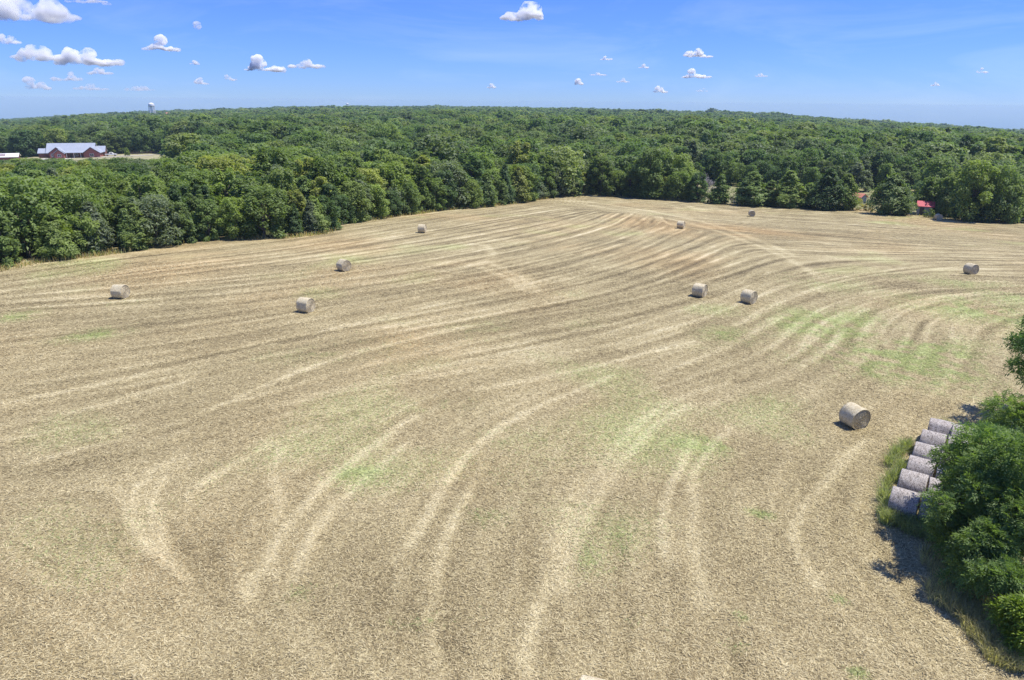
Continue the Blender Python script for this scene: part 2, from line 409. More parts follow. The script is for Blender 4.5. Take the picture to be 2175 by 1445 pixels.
rx = rng.uniform(X0, X0 + NXg * GR, 9000); ry = rng.uniform(Y0, Y0 + NYg * GR, 9000)
SW = swaths(sd_ + list(zip(rx.tolist(), ry.tolist())), 2.7)
SF = swaths([(a_, b_) for a_, b_ in zip(rx.tolist(), ry.tolist()) if b_ > 45], 1.15, 0.4, 0.8, 90.0, 10)
def dens(q, k=5):
    u = np.arange(0, len(q) - 1, 1.0 / k); return np.stack([np.interp(u, np.arange(len(q)), q[:, 0]), np.interp(u, np.arange(len(q)), q[:, 1])], 1)
def splat_w(lines, wts, sig, side=0.0, jit=0.06):
    a = np.zeros((NYg, NXg))
    for q, w_ in zip(lines, wts):
        d = dens(q); n = len(d); g = np.gradient(d, axis=0); g /= np.linalg.norm(g, axis=1)[:, None] + 1e-9
        wob = np.cumsum(rng.standard_normal(n)) * 0.012; nrm = np.stack([-g[:, 1], g[:, 0]], 1) * np.where(g[:, :1] < 0, -1, 1)
        d = d + nrm * (side + wob)[:, None] + rng.standard_normal(d.shape) * jit
        ix = ((d[:, 0] - X0) / GR).astype(int); iy = ((d[:, 1] - Y0) / GR).astype(int); ok = (ix >= 0) & (ix < NXg) & (iy >= 0) & (iy < NYg)
        fade = np.minimum(1, np.minimum(np.arange(n), np.arange(n)[::-1]) / 25.0)
        np.add.at(a, (iy[ok], ix[ok]), (w_ * fade)[ok])
    return blur(a, sig) * (sig * math.sqrt(2 * math.pi) * 0.1 / GR ** 2)     # 1.0 on the crest of a full line
wts = np.clip(rng.lognormal(-0.15, 0.30, len(SW)), 0.35, 1.4)
sw1 = splat_w(SW, wts, 0.18); sw2 = splat_w(SW, wts * rng.uniform(0.3, 1.1, len(SW)), 0.30, 0.85); sw_shade = splat_w(SW, wts, 0.34, -0.7)  # the last, set to one side, is the thin shadow line of each row
sf1 = splat_w(SF, rng.uniform(0.3, 1.0, len(SF)), 0.2)
yy = Y0 + jy * GR
farw = sstep(45, 75, yy)
sharp = 0.09 + 0.28 * sstep(36, 70, yy)
line_ = sharp * np.clip(sw1, 0, 1.4) * mod + 0.5 * sharp * np.clip(sw2, 0, 1.2) * mod + 0.13 * farw * np.clip(sf1 - 0.3, -0.3, 1.0)
line_ += np.clip(strong, 0, 1.2) * 0.40 * (0.6 + 0.4 * mod) + np.clip(strong2, 0, 1.1) * 0.27 * (0.5 + 0.5 * mod) + np.clip(track, 0, 1) * 0.22
pale = 0.42 + 0.36 * np.tanh(line_ / 0.36) - 0.42 * sharp * np.clip(sw_shade, 0, 1.2)  # shading beside the raked rows is painted in as darker straw
pale += (0.012 + 0.048 * farw) * lf + 0.035 * mid + 0.03 * big + 0.02 * lsh
# stubble turned green where the grass grows back
GREEN = [(1900, 775, 130, 28, 1.7), (1990, 750, 80, 30, 1.5), (1720, 690, 60, 26, 1.2), (1830, 700, 50, 40, .7), (2070, 655, 100, 16, 1.2), (760, 1010, 50, 18, .8), (1500, 945, 60, 14, 1.0), (1545, 712, 50, 16, .7),
         (1030, 700, 60, 16, .5), (700, 745, 120, 18, .4), (1040, 1090, 40, 20, .8), (1090, 935, 60, 20, .4), (940, 860, 60, 14, .5), (1250, 1180, 30, 40, .4), (1615, 1093, 26, 7, 1.2), (1825, 1433, 16, 10, 1.6), (1560, 1370, 20, 12, .8),
         (40, 672, 40, 8, .8), (200, 712, 60, 10, .7), (640, 1260, 40, 12, .4), (1750, 600, 80, 14, .4), (2130, 620, 60, 16, .6), (1650, 860, 50, 20, .4), (1320, 1140, 30, 30, .4), (900, 1320, 60, 14, .4), (1570, 1310, 15, 8, .8), (1780, 1275, 15, 8, .9), (1390, 1330, 40, 12, .4)]
green = np.clip(0.17 * gnoise(3.0) + 0.13 * mid + 0.10 * big - 0.22, 0, 0.6)
WX = X0 + jx * GR
for (px, py, rx, ry, s) in GREEN:
    c = ground(px, py); e1 = ground(px + rx, py); e2 = ground(px, py - ry)
    ax = (e1 - c).length; ay = (e2 - c).length; nrm = c.xy.normalized()
    lx = (WX - c.x) * nrm.y - (yy - c.y) * nrm.x; ly = (WX - c.x) * nrm.x + (yy - c.y) * nrm.y
    g = np.exp(-((lx / ax) ** 2 + (ly / ay) ** 2)); green += 1.15 * s * g * np.clip(0.6 + 0.3 * mid + 0.3 * fine, 0, 1.3)
green = np.clip(green, 0, 1)
rust = np.clip(0.05 + 0.28 * gnoise(5.0) + 0.14 * big + 0.1 * lf, 0, 1) * (0.45 + 0.55 * farw)
for (px, py, rx, ry, s) in [(1560, 495, 110, 12, .8), (1000, 585, 130, 30, .6), (760, 575, 120, 18, .5), (1020, 430, 80, 10, .5), (850, 730, 120, 30, .5), (1000, 1000, 90, 50, .5), (560, 640, 100, 30, .3), (1150, 640, 80, 30, .4), (1180, 480, 150, 20, .4)]:
    c = ground(px, py); e1 = ground(px + rx, py); e2 = ground(px, py - ry); ax = (e1 - c).length; ay = (e2 - c).length
    rust += s * np.exp(-(((WX - c.x) / ax) ** 2 + ((yy - c.y) / ay) ** 2)) * np.clip(0.7 + 0.3 * mid, 0, 1.3)
rust = np.clip(rust, 0, 1)

# field mesh: finer close to the viewer, its far border runs under the edge trees
NC, NR = 880, 520
tcols = np.linspace(-1, 1, NC); tcols = 0.86 * tcols + 0.54 * tcols ** 5; yb = edge_y(tcols) + 4.0
sj = np.linspace(0, 1, NR)[:, None]
FY = 9.0 * (yb[None] / 9.0) ** sj; FX = tcols[None] * FY
gxi = (FX - X0) / GR; gyi = (FY - Y0) / GR
a_p = bil(pale, gxi, gyi); a_g = bil(green, gxi, gyi); a_r = bil(rust, gxi, gyi)
relief = bil(lf * 0.5 + lsh * 0.8 + fine * 0.8, gxi, gyi) * 0.014 + a_p * 0.05
FZ = hgt(FX, FY) + relief + rng.standard_normal(FX.shape) * 0.005 * sstep(90, 30, FY)
ii = (np.arange(NR - 1)[:, None] * NC + np.arange(NC - 1)[None]).ravel()
fm, t, p, o = new_mat('mown_hay')
def fattr(n):
    a = t.nodes.new('ShaderNodeAttribute'); a.attribute_name = n; return a.outputs['Fac']
tc = t.nodes.new('ShaderNodeTexCoord'); OB = tc.outputs['Object']
na = noise(t, 5.5, 5, 0.68, OB, 0.4); nb = noise(t, 17.0, 3, 0.6, OB, 0.8); nc = noise(t, 1.6, 3, 0.6, OB)
v = math_n(t, 'ADD', fattr('pale'), math_n(t, 'MULTIPLY', math_n(t, 'SUBTRACT', na.outputs[0], 0.5), 1.1))
v = math_n(t, 'ADD', v, math_n(t, 'MULTIPLY', math_n(t, 'SUBTRACT', nb.outputs[0], 0.5), 1.4))
v = math_n(t, 'ADD', v, math_n(t, 'MULTIPLY', math_n(t, 'SUBTRACT', nc.outputs[0], 0.5), 0.5))
straw = ramp(t, [(0.02, (0.095, 0.074, 0.038)), (0.26, (0.225, 0.182, 0.095)), (0.50, (0.365, 0.300, 0.155)), (0.8, (0.55, 0.480, 0.29)), (1.0, (0.68, 0.61, 0.41))], v).outputs[0]
rusty = mixc(t, 1.0, straw, (1.06, 0.88, 0.76), 'MULTIPLY')
c1 = mixc(t, math_n(t, 'MULTIPLY', fattr('rust'), 0.85, True), straw, rusty)
grn = ramp(t, [(0.1, (0.115, 0.125, 0.04)), (0.5, (0.285, 0.31, 0.105)), (0.9, (0.50, 0.53, 0.24))], v).outputs[0]
gf = math_n(t, 'MULTIPLY', fattr('green'), math_n(t, 'ADD', 0.6, math_n(t, 'MULTIPLY', nc.outputs[0], 0.9)), True)
c2 = mixc(t, gf, c1, grn)
t.links.new(c2, p.inputs['Base Color']); p.inputs['Roughness'].default_value = 0.9; p.inputs['Specular IOR Level'].default_value = 0.15
bp = N(t, 'ShaderNodeBump', Strength=0.35, Distance=0.07)
t.links.new(math_n(t, 'ADD', na.outputs[0], math_n(t, 'MULTIPLY', nb.outputs[0], 0.5)), bp.inputs['Height']); t.links.new(bp.outputs[0], p.inputs['Normal'])
fme = mesh_np('hay_field', np.stack([FX, FY, FZ], -1).reshape(-1, 3), np.stack([ii, ii + 1, ii + NC + 1, ii + NC], 1), fm, True,
              {'pale': ('POINT', a_p.ravel()), 'green': ('POINT', a_g.ravel()), 'rust': ('POINT', a_r.ravel())})
tag(link('hay_field', fme), kind='structure', label='mown hay field with curving swath lines')

# ------------------------------------------------------------------ grass blades
def blades(name, P, hmin, hmax, wid, lean, mat, sway=0.5):
    """curved tapering blades: P (n,3) roots."""
    n = len(P); h = rng.uniform(hmin, hmax, n); a = rng.uniform(0, 2 * math.pi, n); b = rng.uniform(0, 2 * math.pi, n)
    L = rng.uniform(0.1, lean, n) * h
    dx, dy = np.cos(a) * L, np.sin(a) * L; wx, wy = np.cos(b) * wid * 0.5, np.sin(b) * wid * 0.5
    V = np.zeros((n, 5, 3))
    V[:, 0] = P; V[:, 1] = P; V[:, 0, 0] -= wx; V[:, 0, 1] -= wy; V[:, 1, 0] += wx; V[:, 1, 1] += wy
    mp = P + np.stack([dx * 0.35, dy * 0.35, h * 0.62], 1)
    V[:, 2] = mp; V[:, 3] = mp; V[:, 2, 0] += wx * 0.7; V[:, 2, 1] += wy * 0.7; V[:, 3, 0] -= wx * 0.7; V[:, 3, 1] -= wy * 0.7
    V[:, 4] = P + np.stack([dx, dy, h * rng.uniform(0.75, 1.0, n)], 1)
    V[:, :2, 2] -= 0.05
    b0 = np.arange(n)[:, None] * 5
    T = np.concatenate([b0 + np.array([[0, 1, 2]]), b0 + np.array([[0, 2, 3]]), b0 + np.array([[3, 2, 4]])], 0)
    tone = rng.uniform(0, 1, n)
    return mesh_np(name, V.reshape(-1, 3), T, mat, False, {'tone': ('POINT', np.repeat(tone, 5))})
M_gr_green = leaf_mat('tall_green_grass', 'fixed', (0.25, 0.28, 0.14))
M_gr_dry = leaf_mat('dry_grass', 'fixed', (0.36, 0.29, 0.15))
M_gr_grey = leaf_mat('grey_green_grass', 'fixed', (0.32, 0.30, 0.18))

# loose straw and stubble tufts over the nearer field
def straw_points(n):
    t_ = rng.uniform(-1.08, 1.08, n); y = 13 * (85 / 13) ** (rng.uniform(0, 1, n) ** 0.9)
    x = t_ * y; return x, y
sx, sy = straw_points(640000)
sp = bil(pale, (sx - X0) / GR, (sy - Y0) / GR); keep = rng.uniform(0, 1, len(sx)) < np.clip(0.25 + sp * 1.1, 0, 1)
sx, sy, sp = sx[keep], sy[keep], sp[keep]
n = len(sx); L = rng.uniform(0.08, 0.24, n) * (0.8 + sy / 90); a = rng.uniform(0, 2 * math.pi, n); tilt = rng.uniform(-0.05, 0.3, n); wd = 0.011 + 0.0004 * sy
sz = hgt(sx, sy) + bil(lf * 0.5 + lsh * 0.8 + fine * 0.8, (sx - X0) / GR, (sy - Y0) / GR) * 0.014 + 0.05 * sp + 0.006 + rng.uniform(0, 0.022, n)
dx, dy, dz = np.cos(a) * L * np.cos(tilt), np.sin(a) * L * np.cos(tilt), np.sin(tilt) * L
V = np.zeros((n, 3, 3)); V[:, 0] = np.stack([sx - np.sin(a) * wd, sy + np.cos(a) * wd, sz], 1); V[:, 1] = np.stack([sx + np.sin(a) * wd, sy - np.cos(a) * wd, sz], 1); V[:, 2] = np.stack([sx + dx, sy + dy, sz + dz + 0.01], 1)
gsel = bil(green, (sx - X0) / GR, (sy - Y0) / GR)
sm, t, p, o = new_mat('loose_straw')
at = t.nodes.new('ShaderNodeAttribute'); at.attribute_name = 'tone'; ag = t.nodes.new('ShaderNodeAttribute'); ag.attribute_name = 'green'
cs = ramp(t, [(0.0, (0.17, 0.128, 0.062)), (0.4, (0.40, 0.322, 0.168)), (1.0, (0.70, 0.60, 0.35))], at.outputs['Fac']).outputs[0]
cg = ramp(t, [(0.0, (0.16, 0.18, 0.06)), (1.0, (0.48, 0.51, 0.22))], at.outputs['Fac']).outputs[0]
t.links.new(mixc(t, ag.outputs['Fac'], cs, cg), p.inputs['Base Color']); p.inputs['Roughness'].default_value = 0.8; p.inputs['Specular IOR Level'].default_value = 0.2
tone = np.clip(rng.uniform(0.05, 0.8, n) + (sp - 0.4) * 1.1, 0, 1); gsel = (rng.uniform(0, 1, n) < gsel * 0.9) * 1.0
stm = mesh_np('loose_straw', V.reshape(-1, 3), np.arange(n * 3).reshape(-1, 3), sm, False, {'tone': ('POINT', np.repeat(tone, 3)), 'green': ('POINT', np.repeat(gsel, 3))})
tag(link('loose_straw', stm), 'loose cut straw and stubble lying over the near field', 'straw', kind='stuff')

# ------------------------------------------------------------------ tree prototypes
def unit(a): return a / (np.linalg.norm(a, axis=-1, keepdims=True) + 1e-9)
def leaf_mesh(name, P, Nn, D, ln, wd, tone, mat):
    """diamond leaves: P centre, Nn normal, D long direction."""
    n = len(P); D = unit(D - Nn * np.sum(D * Nn, 1, keepdims=True)); B = np.cross(Nn, D)
    ln = np.broadcast_to(ln, n)[:, None]; wd = np.broadcast_to(wd, n)[:, None]
    V = np.stack([P - D * ln * 0.5, P + B * wd * 0.5 + Nn * wd * 0.12, P + D * ln * 0.5 - Nn * ln * 0.12, P - B * wd * 0.5 + Nn * wd * 0.12], 1)
    return mesh_np(name, V.reshape(-1, 3), np.arange(n * 4).reshape(-1, 4), mat, False, {'tone': ('POINT', np.repeat(tone, 4))})
def tree_wood(rg, H, R_, base, tips, mat, name='trunk'):
    mb = MB(); k = 6; pts = []; x = y = 0.0
    for i in range(k + 1):
        pts.append((x, y, H * 0.8 * i / k - 0.3 * (i == 0))); x += rg.uniform(-.12, .12) * H / 9; y += rg.uniform(-.12, .12) * H / 9
    r0 = 0.028 * H
    mb.tube(pts, [r0 * (1.25 if i == 0 else 1 - 0.85 * i / k) for i in range(k + 1)], 7)
    for tp in tips:
        i = rg.integers(1, k - 1); b = Vector(pts[i]); e = Vector(tp); m_ = (b + e) / 2 + Vector((0, 0, 0.08 * H))
        mb.tube([b, m_, e], [r0 * 0.45, r0 * 0.28, r0 * 0.08], 5)
    return mb.mesh(name, mat, True)
def broadleaf(seed, H=9.0, R_=3.6, low=0.06, nlobe=26, nleaf=3600, ls=0.34, mat=None, wood=None, tall=1.0):
    rg = np.random.default_rng(seed)
    fz = low + (0.97 - low) * (np.arange(nlobe) + rg.uniform(0, 1, nlobe)) / nlobe          # heights spread evenly up the tree
    q = np.clip((fz - 0.40) / np.where(fz > 0.40, 0.62, 0.75), -1, 1); pr_ = R_ * np.sqrt(1 - q * q)
    an = np.arange(nlobe) * 2.399 + rg.uniform(-.6, .6, nlobe); rr = rg.uniform(0.40, 0.92, nlobe) * pr_
    nlobe0 = nlobe; lr = rg.uniform(0.15, 0.33, nlobe) * R_ * np.where(fz > 0.75, 0.85, 1.0)
    C = np.stack([np.cos(an) * rr, np.sin(an) * rr, np.minimum(fz * H, H - lr * 0.8)], 1)
    sx_ = rg.uniform(0.85, 1.25, (nlobe, 3)); sx_[:, 2] *= 0.82
    C[:, 2] = np.maximum(C[:, 2], lr * 0.55)
    pr = lr ** 2 / np.sum(lr ** 2); li = rg.choice(nlobe, nleaf * 2, p=pr)
    dr = unit(rg.standard_normal((len(li), 3)) + np.array([0, 0, 0.35])); rad = rg.uniform(0.55, 1.1, len(li)) ** 0.7 * np.where(rg.uniform(0, 1, len(li)) < 0.14, 1.35, 1.0)
    P = C[li] + dr * (lr[li] * rad)[:, None] * sx_[li]
    keep = np.ones(len(P), bool)
    for j in range(nlobe):
        q = (P - C[j]) / (lr[j] * sx_[j]); inside = (np.sum(q * q, 1) < 0.42) & (li != j); keep &= ~inside
    keep &= P[:, 2] > 0.1
    P, dr, li = P[keep][:nleaf], dr[keep][:nleaf], li[keep][:nleaf]
    n = len(P)
    Nn = unit(dr * 0.6 + rg.standard_normal((n, 3)) * 0.42 + np.array([0.12, 0, 0.85]))
    D = dr * 0.8 + rg.standard_normal((n, 3)) * 0.5 + np.array([0, 0, 0.7])
    lt = rg.uniform(0.2, 0.8, nlobe)
    tone = np.clip(lt[li] * 0.6 + rg.uniform(0, 0.5, n), 0, 1)
    s = ls * rg.uniform(0.7, 1.35, n)
    crown = leaf_mesh('crown', P, Nn, D, s * 1.55, s * 0.70, tone, mat)
    tips = [tuple(C[j]) for j in rg.choice(nlobe, min(7, nlobe), replace=False)]
    trunk = tree_wood(rg, H, R_, low, tips, wood) if wood else None
    return crown, trunk, H
def cedar(seed, H=8.0, R_=2.6, nb=150, per=36, ls=0.34, mat=None, wood=None):
    rg = np.random.default_rng(seed)
    tz = rg.uniform(0.01, 1.0, nb) ** 1.3; ang = rg.uniform(0, 2 * math.pi, nb)
    lump = 1 + 0.16 * np.sin(ang * 3 + rg.uniform(0, 6) + tz * 5) + 0.1 * np.sin(ang * 5 + tz * 11)
    rb = R_ * (1 - tz) ** 0.8 * (0.55 + 0.45 * sstep(0, 0.16, tz)) * lump * rg.uniform(0.75, 1.12, nb) + 0.12
    B = np.stack([np.zeros(nb), np.zeros(nb), tz * H * 0.9 + 0.15], 1)
    E = np.stack([np.cos(ang) * rb, np.sin(ang) * rb, tz * H * 0.93 + rb * rg.uniform(0.1, 0.5, nb) + 0.1], 1)
    E[0] = (0, 0, H * 0.93); B[0] = (0, 0, H * 0.7)
    bi = np.repeat(np.arange(nb), per); f = rg.uniform(0.42, 1.06, len(bi)) ** 0.8
    spread = (0.09 * R_ + 0.16 * rb[bi]) * (1.15 - 0.75 * f)
    P = B[bi] + (E - B)[bi] * f[:, None] + rg.standard_normal((len(bi), 3)) * spread[:, None] * np.array([1, 1, 0.75])
    keep = P[:, 2] > 0.08; P, bi = P[keep], bi[keep]; n = len(P)
    out = unit(E - B)[bi]
    D = unit(out + rg.standard_normal((n, 3)) * 0.35 + np.array([0, 0, 0.55]))
    Nn = unit(np.stack([out[:, 0] * 0.8 + 0.12, out[:, 1] * 0.8, 0.85 + 0 * out[:, 0]], 1) + rg.standard_normal((n, 3)) * 0.42)
    bt = rg.uniform(0.1, 0.8, nb); tone = np.clip(bt[bi] * 0.6 + rg.uniform(0, 0.5, n), 0, 1)
    s = ls * rg.uniform(0.7, 1.35, n)
    crown = leaf_mesh('crown', P, Nn, D, s * 1.5, s * 0.5, tone, mat)
    trunk = None
    if wood:
        mb = MB(); mb.tube([(0, 0, -0.3), (0.03, 0, H * 0.4), (0, 0.02, H * 0.9)], [0.16, 0.1, 0.02], 7)
        for j in rg.choice(nb, 8, replace=False): mb.tube([tuple(B[j]), tuple((B[j] + E[j]) / 2)], [0.04, 0.02], 4)
        trunk = mb.mesh('trunk', wood, True)
    return crown, trunk, H
M_bark = plain('bark', (0.13, 0.105, 0.085), 0.9, 0.35, 6, bump=0.5)
M_dead = plain('dead_wood', (0.36, 0.33, 0.31), 0.85, 0.25, 6)
M_leaf = leaf_mat('leaves', 'object')
PAL_B = [(0.095, 0.150, 0.055), (0.070, 0.120, 0.055), (0.150, 0.205, 0.070), (0.110, 0.170, 0.070), (0.085, 0.120, 0.055), (0.185, 0.225, 0.085), (0.095, 0.15, 0.065), (0.140, 0.175, 0.090), (0.065, 0.105, 0.05), (0.125, 0.185, 0.06)]
M_forest = leaf_mat('forest_leaves', 'random', PAL_B)
BP = [broadleaf(100 + i, H=9.0, R_=r, low=l, nlobe=k, nleaf=7000, ls=0.30, mat=M_leaf, wood=M_bark) for i, (r, l, k) in enumerate(((3.4, .04, 46), (3.8, .06, 54), (3.1, .03, 38), (4.2, .10, 60), (3.5, .05, 44), (4.6, .14, 66), (2.5, .03, 34), (3.0, .04, 30)))]
CP = [cedar(200 + i, H=8.0, R_=r, nb=nb, mat=M_leaf, wood=M_bark) for i, (r, nb) in enumerate(((2.5, 170), (2.1, 150), (3.0, 190), (2.7, 170)))]

# ------------------------------------------------------------------ where the woods stand
def project_np(x, y, z):
    q = np.stack([x, y, z - CAMZ], -1); zz = q @ fwd
    return IW / 2 + F * (q @ crt) / zz, IH / 2 - F * (q @ cup) / zz
hb = ground(154, 336); HOUSE = hb                       # house pad
YARD_Y0, YARD_Y1 = hb.y - 95, hb.y + 22
def in_clearing(x, y):
    px, _ = project_np(x, y, hgt(x, y)); ey = edge_y(x / y)
    yard = (px > -60) & (px < 400 - np.clip((y - hb.y) * 2, -60, 40)) & (y > YARD_Y0) & (y < YARD_Y1)
    meadow = (px > 1455) & (px < 1960) & (y > ey + 3) & (y < 235)
    strip = (px > 1975) & (px < 2260) & (y > ey + 16) & (y < ey + 45)
    road = (np.abs(px - (1630 - (y - 1300) * 0.05)) < 12) & (y > 1000) & (y < 2000)
    small = ((x - GAP.x) ** 2 + (y - GAP.y) ** 2) < 7 ** 2
    return yard | meadow | strip | road | small
GAP = ground(140, 421)
cand = []
# rows along the field edge
for i in range(len(EP) - 1):
    a, b = EP[i], EP[i + 1]; L = (b - a).length; px0, px1 = EDGE[i][0], EDGE[i + 1][0]
    if px1 < -160 or px0 > 2330: continue
    d = (b - a).normalized(); nrm = Vector((-d.y, d.x, 0))
    if px0 >= 1430: continue                          # that side is set out tree by tree
    s = rng.uniform(0, 2)
    while s < L:
        q = a + d * s; o = rng.uniform(0.9, 2.6); c = q + nrm * o
        left = px0 < 1080
        h = rng.uniform(5.2, 8.2) if left else rng.uniform(7.5, 10.8)
        cand.append((c.x, c.y, h, 'c' if rng.uniform() < (0.48 if left else 0.2) else 'b', 0)); s += rng.uniform(2.6, 4.6)
# behind them: a jittered grid, closer spaced near the field
def fill(y0, y1, sp, hlo, hhi, pc, lod):
    out = []
    for y in np.arange(y0, y1, sp):
        xs = np.arange(-0.92 * y, 0.92 * y, sp)
        x = xs + rng.uniform(-.45, .45, len(xs)) * sp; yj = y + rng.uniform(-.45, .45, len(xs)) * sp
        ok = (yj > edge_y(x / yj) + 3.6) & ~in_clearing(x, yj)
        for a, b in zip(x[ok], yj[ok]): out.append((a, b, rng.uniform(hlo, hhi), 'c' if rng.uniform() < pc else 'b', lod))
    return out
cand += fill(60, 200, 4.9, 6.5, 10.2, 0.2, 0)
cand += fill(200, 420, 6.2, 8, 12.5, 0.1, 1)
cand += fill(420, 900, 8.2, 8.5, 13, 0.04, 2)
cand += fill(900, 1800, 10.5, 9, 14, 0.0, 3)
cand += fill(1800, 3350, 14.5, 9, 15, 0.0, 3)
CA = np.array([(c[0], c[1], c[2], 1.0 if c[3] == 'c' else 0.0, c[4]) for c in cand])
cz = hgt(CA[:, 0], CA[:, 1])
# nothing in front may rise over the house and yard
tx, ty = project_np(CA[:, 0], CA[:, 1], cz + CA[:, 2])
front = (tx > -70) & (tx < 385) & (CA[:, 1] < hb.y + 5) & (CA[:, 1] > 90)
lim = np.where(front, 338 + rng.uniform(-4, 9, len(CA)), -999)
for _ in range(12):
    bad = ty < lim; CA[bad, 2] *= 0.93; tx, ty = project_np(CA[:, 0], CA[:, 1], cz + CA[:, 2])
# taller oaks on the far side of the meadow on the right
px_, _ = project_np(CA[:, 0], CA[:, 1], cz)
tallm = (px_ > 1430) & (CA[:, 1] > 240) & (CA[:, 1] < 420); CA[tallm, 2] *= 1.18
lump = np.sin(CA[:, 0] * 0.021 + CA[:, 1] * 0.013) + np.sin(CA[:, 0] * 0.047 - CA[:, 1] * 0.031 + 2) + np.sin(CA[:, 1] * 0.017 + 1)
emerg = (rng.uniform(0, 1, len(CA)) < 0.06) * rng.uniform(0.15, 0.35, len(CA)) * ((px_ < 1420) | (CA[:, 1] > 420)); sunk = (rng.uniform(0, 1, len(CA)) < 0.12) * 0.3
CA[:, 2] *= np.where((CA[:, 1] > 125) & ~front, 1.0 + 0.10 * lump + rng.uniform(-.15, .2, len(CA)) + emerg - sunk, 1.0)
keepm = (CA[:, 2] > 2.6) & (px_ > -130) & (px_ < 2330)
CA = CA[keepm]; cz = cz[keepm]; px_ = px_[keepm]
# the largest in view become single trees, the rest one wood
dist = np.hypot(CA[:, 0], CA[:, 1]); app = CA[:, 2] / dist
rowd = CA[:, 1] - edge_y(CA[:, 0] / CA[:, 1])
isin = (px_ > -40) & (px_ < 2215)
single = np.zeros(len(CA), bool)
for kind, cap in ((0.0, 285), (1.0, 150)):
    ix = np.where((CA[:, 3] == kind) & isin & (CA[:, 4] == 0))[0]; ix = ix[np.argsort(-(app[ix] - 0.0006 * np.clip(rowd[ix], 0, 60)))][:cap]; single[ix] = True

TONES = {'dark green': (0.078, 0.125, 0.050), 'mid green': (0.122, 0.172, 0.058), 'bright green': (0.162, 0.215, 0.066), 'yellow-green': (0.200, 0.228, 0.070), 'grey-green': (0.135, 0.170, 0.105)}
def tone_pick(kind):
    k = list(TONES); wgt = (0.24, 0.34, 0.24, 0.08, 0.10) if kind == 0 else (0.30, 0.30, 0.16, 0.04, 0.20)
    return k[rng.choice(5, p=wgt)]
def plant_tree(name, proto, loc, h, wid, rz, tone, lean=0.0):
    e = empty(name, loc, rz); e.rotation_euler = (rng.uniform(-lean, lean), rng.uniform(-lean, lean), rz)
    k = h / proto[2]; e.scale = (k * wid, k * wid, k)
    c = link('crown', proto[0], None, e); c.color = (*(np.array(TONES[tone]) * rng.uniform(0.88, 1.14)), 1)
    if proto[1] is not None: link('trunk', proto[1], None, e)
    return e
def ordn(n): return f"{n}{'th' if 10 <= n % 100 <= 20 else {1: 'st', 2: 'nd', 3: 'rd'}.get(n % 10, 'th')}"
ROWS = [(3.2, 'at the field edge'), (9, 'just behind the edge'), (18, 'further into the wood'), (1e9, 'deep in the wood')]
rowi = np.array([next(i for i, (d, _) in enumerate(ROWS) if r < d) for r in rowd])
for kind, nm, word, catw in ((0.0, 'broadleaf_tree', 'broadleaf tree', 'tree'), (1.0, 'cedar_tree', 'cedar', 'cedar')):
    for rw in range(4):
        ix = np.where(single & (CA[:, 3] == kind) & (rowi == rw))[0]; ix = ix[np.argsort(px_[ix])]
        for k, i in enumerate(ix):
            tn = tone_pick(kind); pr = BP if kind == 0 else CP
            size = 'tall' if CA[i, 2] > 8.6 else ('low' if CA[i, 2] < 6 else 'mid-height')
            o = plant_tree(nm, pr[rng.integers(len(pr))], (CA[i, 0], CA[i, 1], cz[i] - 0.05), CA[i, 2], rng.uniform(0.85, 1.2), rng.uniform(0, 6.28), tn, 0.06)
            tag(o, f'{size} {tn} {word} {ROWS[rw][1]}, {ordn(k + 1)} from the left there', catw, 'trees along the wooded field edge')

# the rest of the wood: one object, crowns set on points
PC = bpy.data.collections.new('forest_crowns')
order = []
def proto_obj(nm, me):
    o = bpy.data.objects.new(nm, me); PC.objects.link(o); order.append(nm)
for i in range(4): proto_obj(f'a{i}', broadleaf(300 + i, nlobe=44, nleaf=3600, ls=0.40, R_=3.4 + 0.4 * i, mat=M_forest)[0])
for i in range(2): proto_obj(f'b{i}', cedar(320 + i, H=9.0, R_=2.8, nb=130, per=18, ls=0.5, mat=M_forest)[0])
for i in range(4): proto_obj(f'c{i}', broadleaf(340 + i, nlobe=32, nleaf=1500, ls=0.62, R_=3.9 + 0.4 * i, low=0.1, mat=M_forest)[0])
for i in range(4): proto_obj(f'd{i}', broadleaf(360 + i, nlobe=22, nleaf=520, ls=1.05, R_=4.4 + 0.4 * i, low=0.15, mat=M_forest)[0])
rest = ~single; RA = CA[rest]; rz_ = cz[rest]; n = len(RA)
idx = np.where(RA[:, 3] == 1, 4 + rng.integers(0, 2, n), np.where(RA[:, 4] <= 1, rng.integers(0, 4, n), np.where(RA[:, 4] == 2, 6 + rng.integers(0, 4, n), 10 + rng.integers(0, 4, n))))
wide = rng.uniform(0.85, 1.25, n) * np.where(RA[:, 4] >= 3, 1.25, 1.0) * np.where(RA[:, 1] > 1800, 1.3, 1.0)
fmn = bpy.data.meshes.new('forest'); fmn.vertices.add(n); fmn.vertices.foreach_set('co', np.stack([RA[:, 0], RA[:, 1], rz_ - 0.1], 1).astype(np.float32).ravel())
a = fmn.attributes.new('idx', 'INT', 'POINT'); a.data.foreach_set('value', idx.astype(np.int32))
a = fmn.attributes.new('rot', 'FLOAT_VECTOR', 'POINT'); rv = np.zeros((n, 3), np.float32); rv[:, 2] = rng.uniform(0, 6.28, n); a.data.foreach_set('vector', rv.ravel())
a = fmn.attributes.new('scl', 'FLOAT_VECTOR', 'POINT'); k = RA[:, 2] / 9.0; a.data.foreach_set('vector', np.stack([k * wide, k * wide, k], 1).astype(np.float32).ravel())
fo = link('forest', fmn)
ng = bpy.data.node_groups.new('forest_nodes', 'GeometryNodeTree')
ng.interface.new_socket('Geometry', in_out='INPUT', socket_type='NodeSocketGeometry'); ng.interface.new_socket('Geometry', in_out='OUTPUT', socket_type='NodeSocketGeometry')
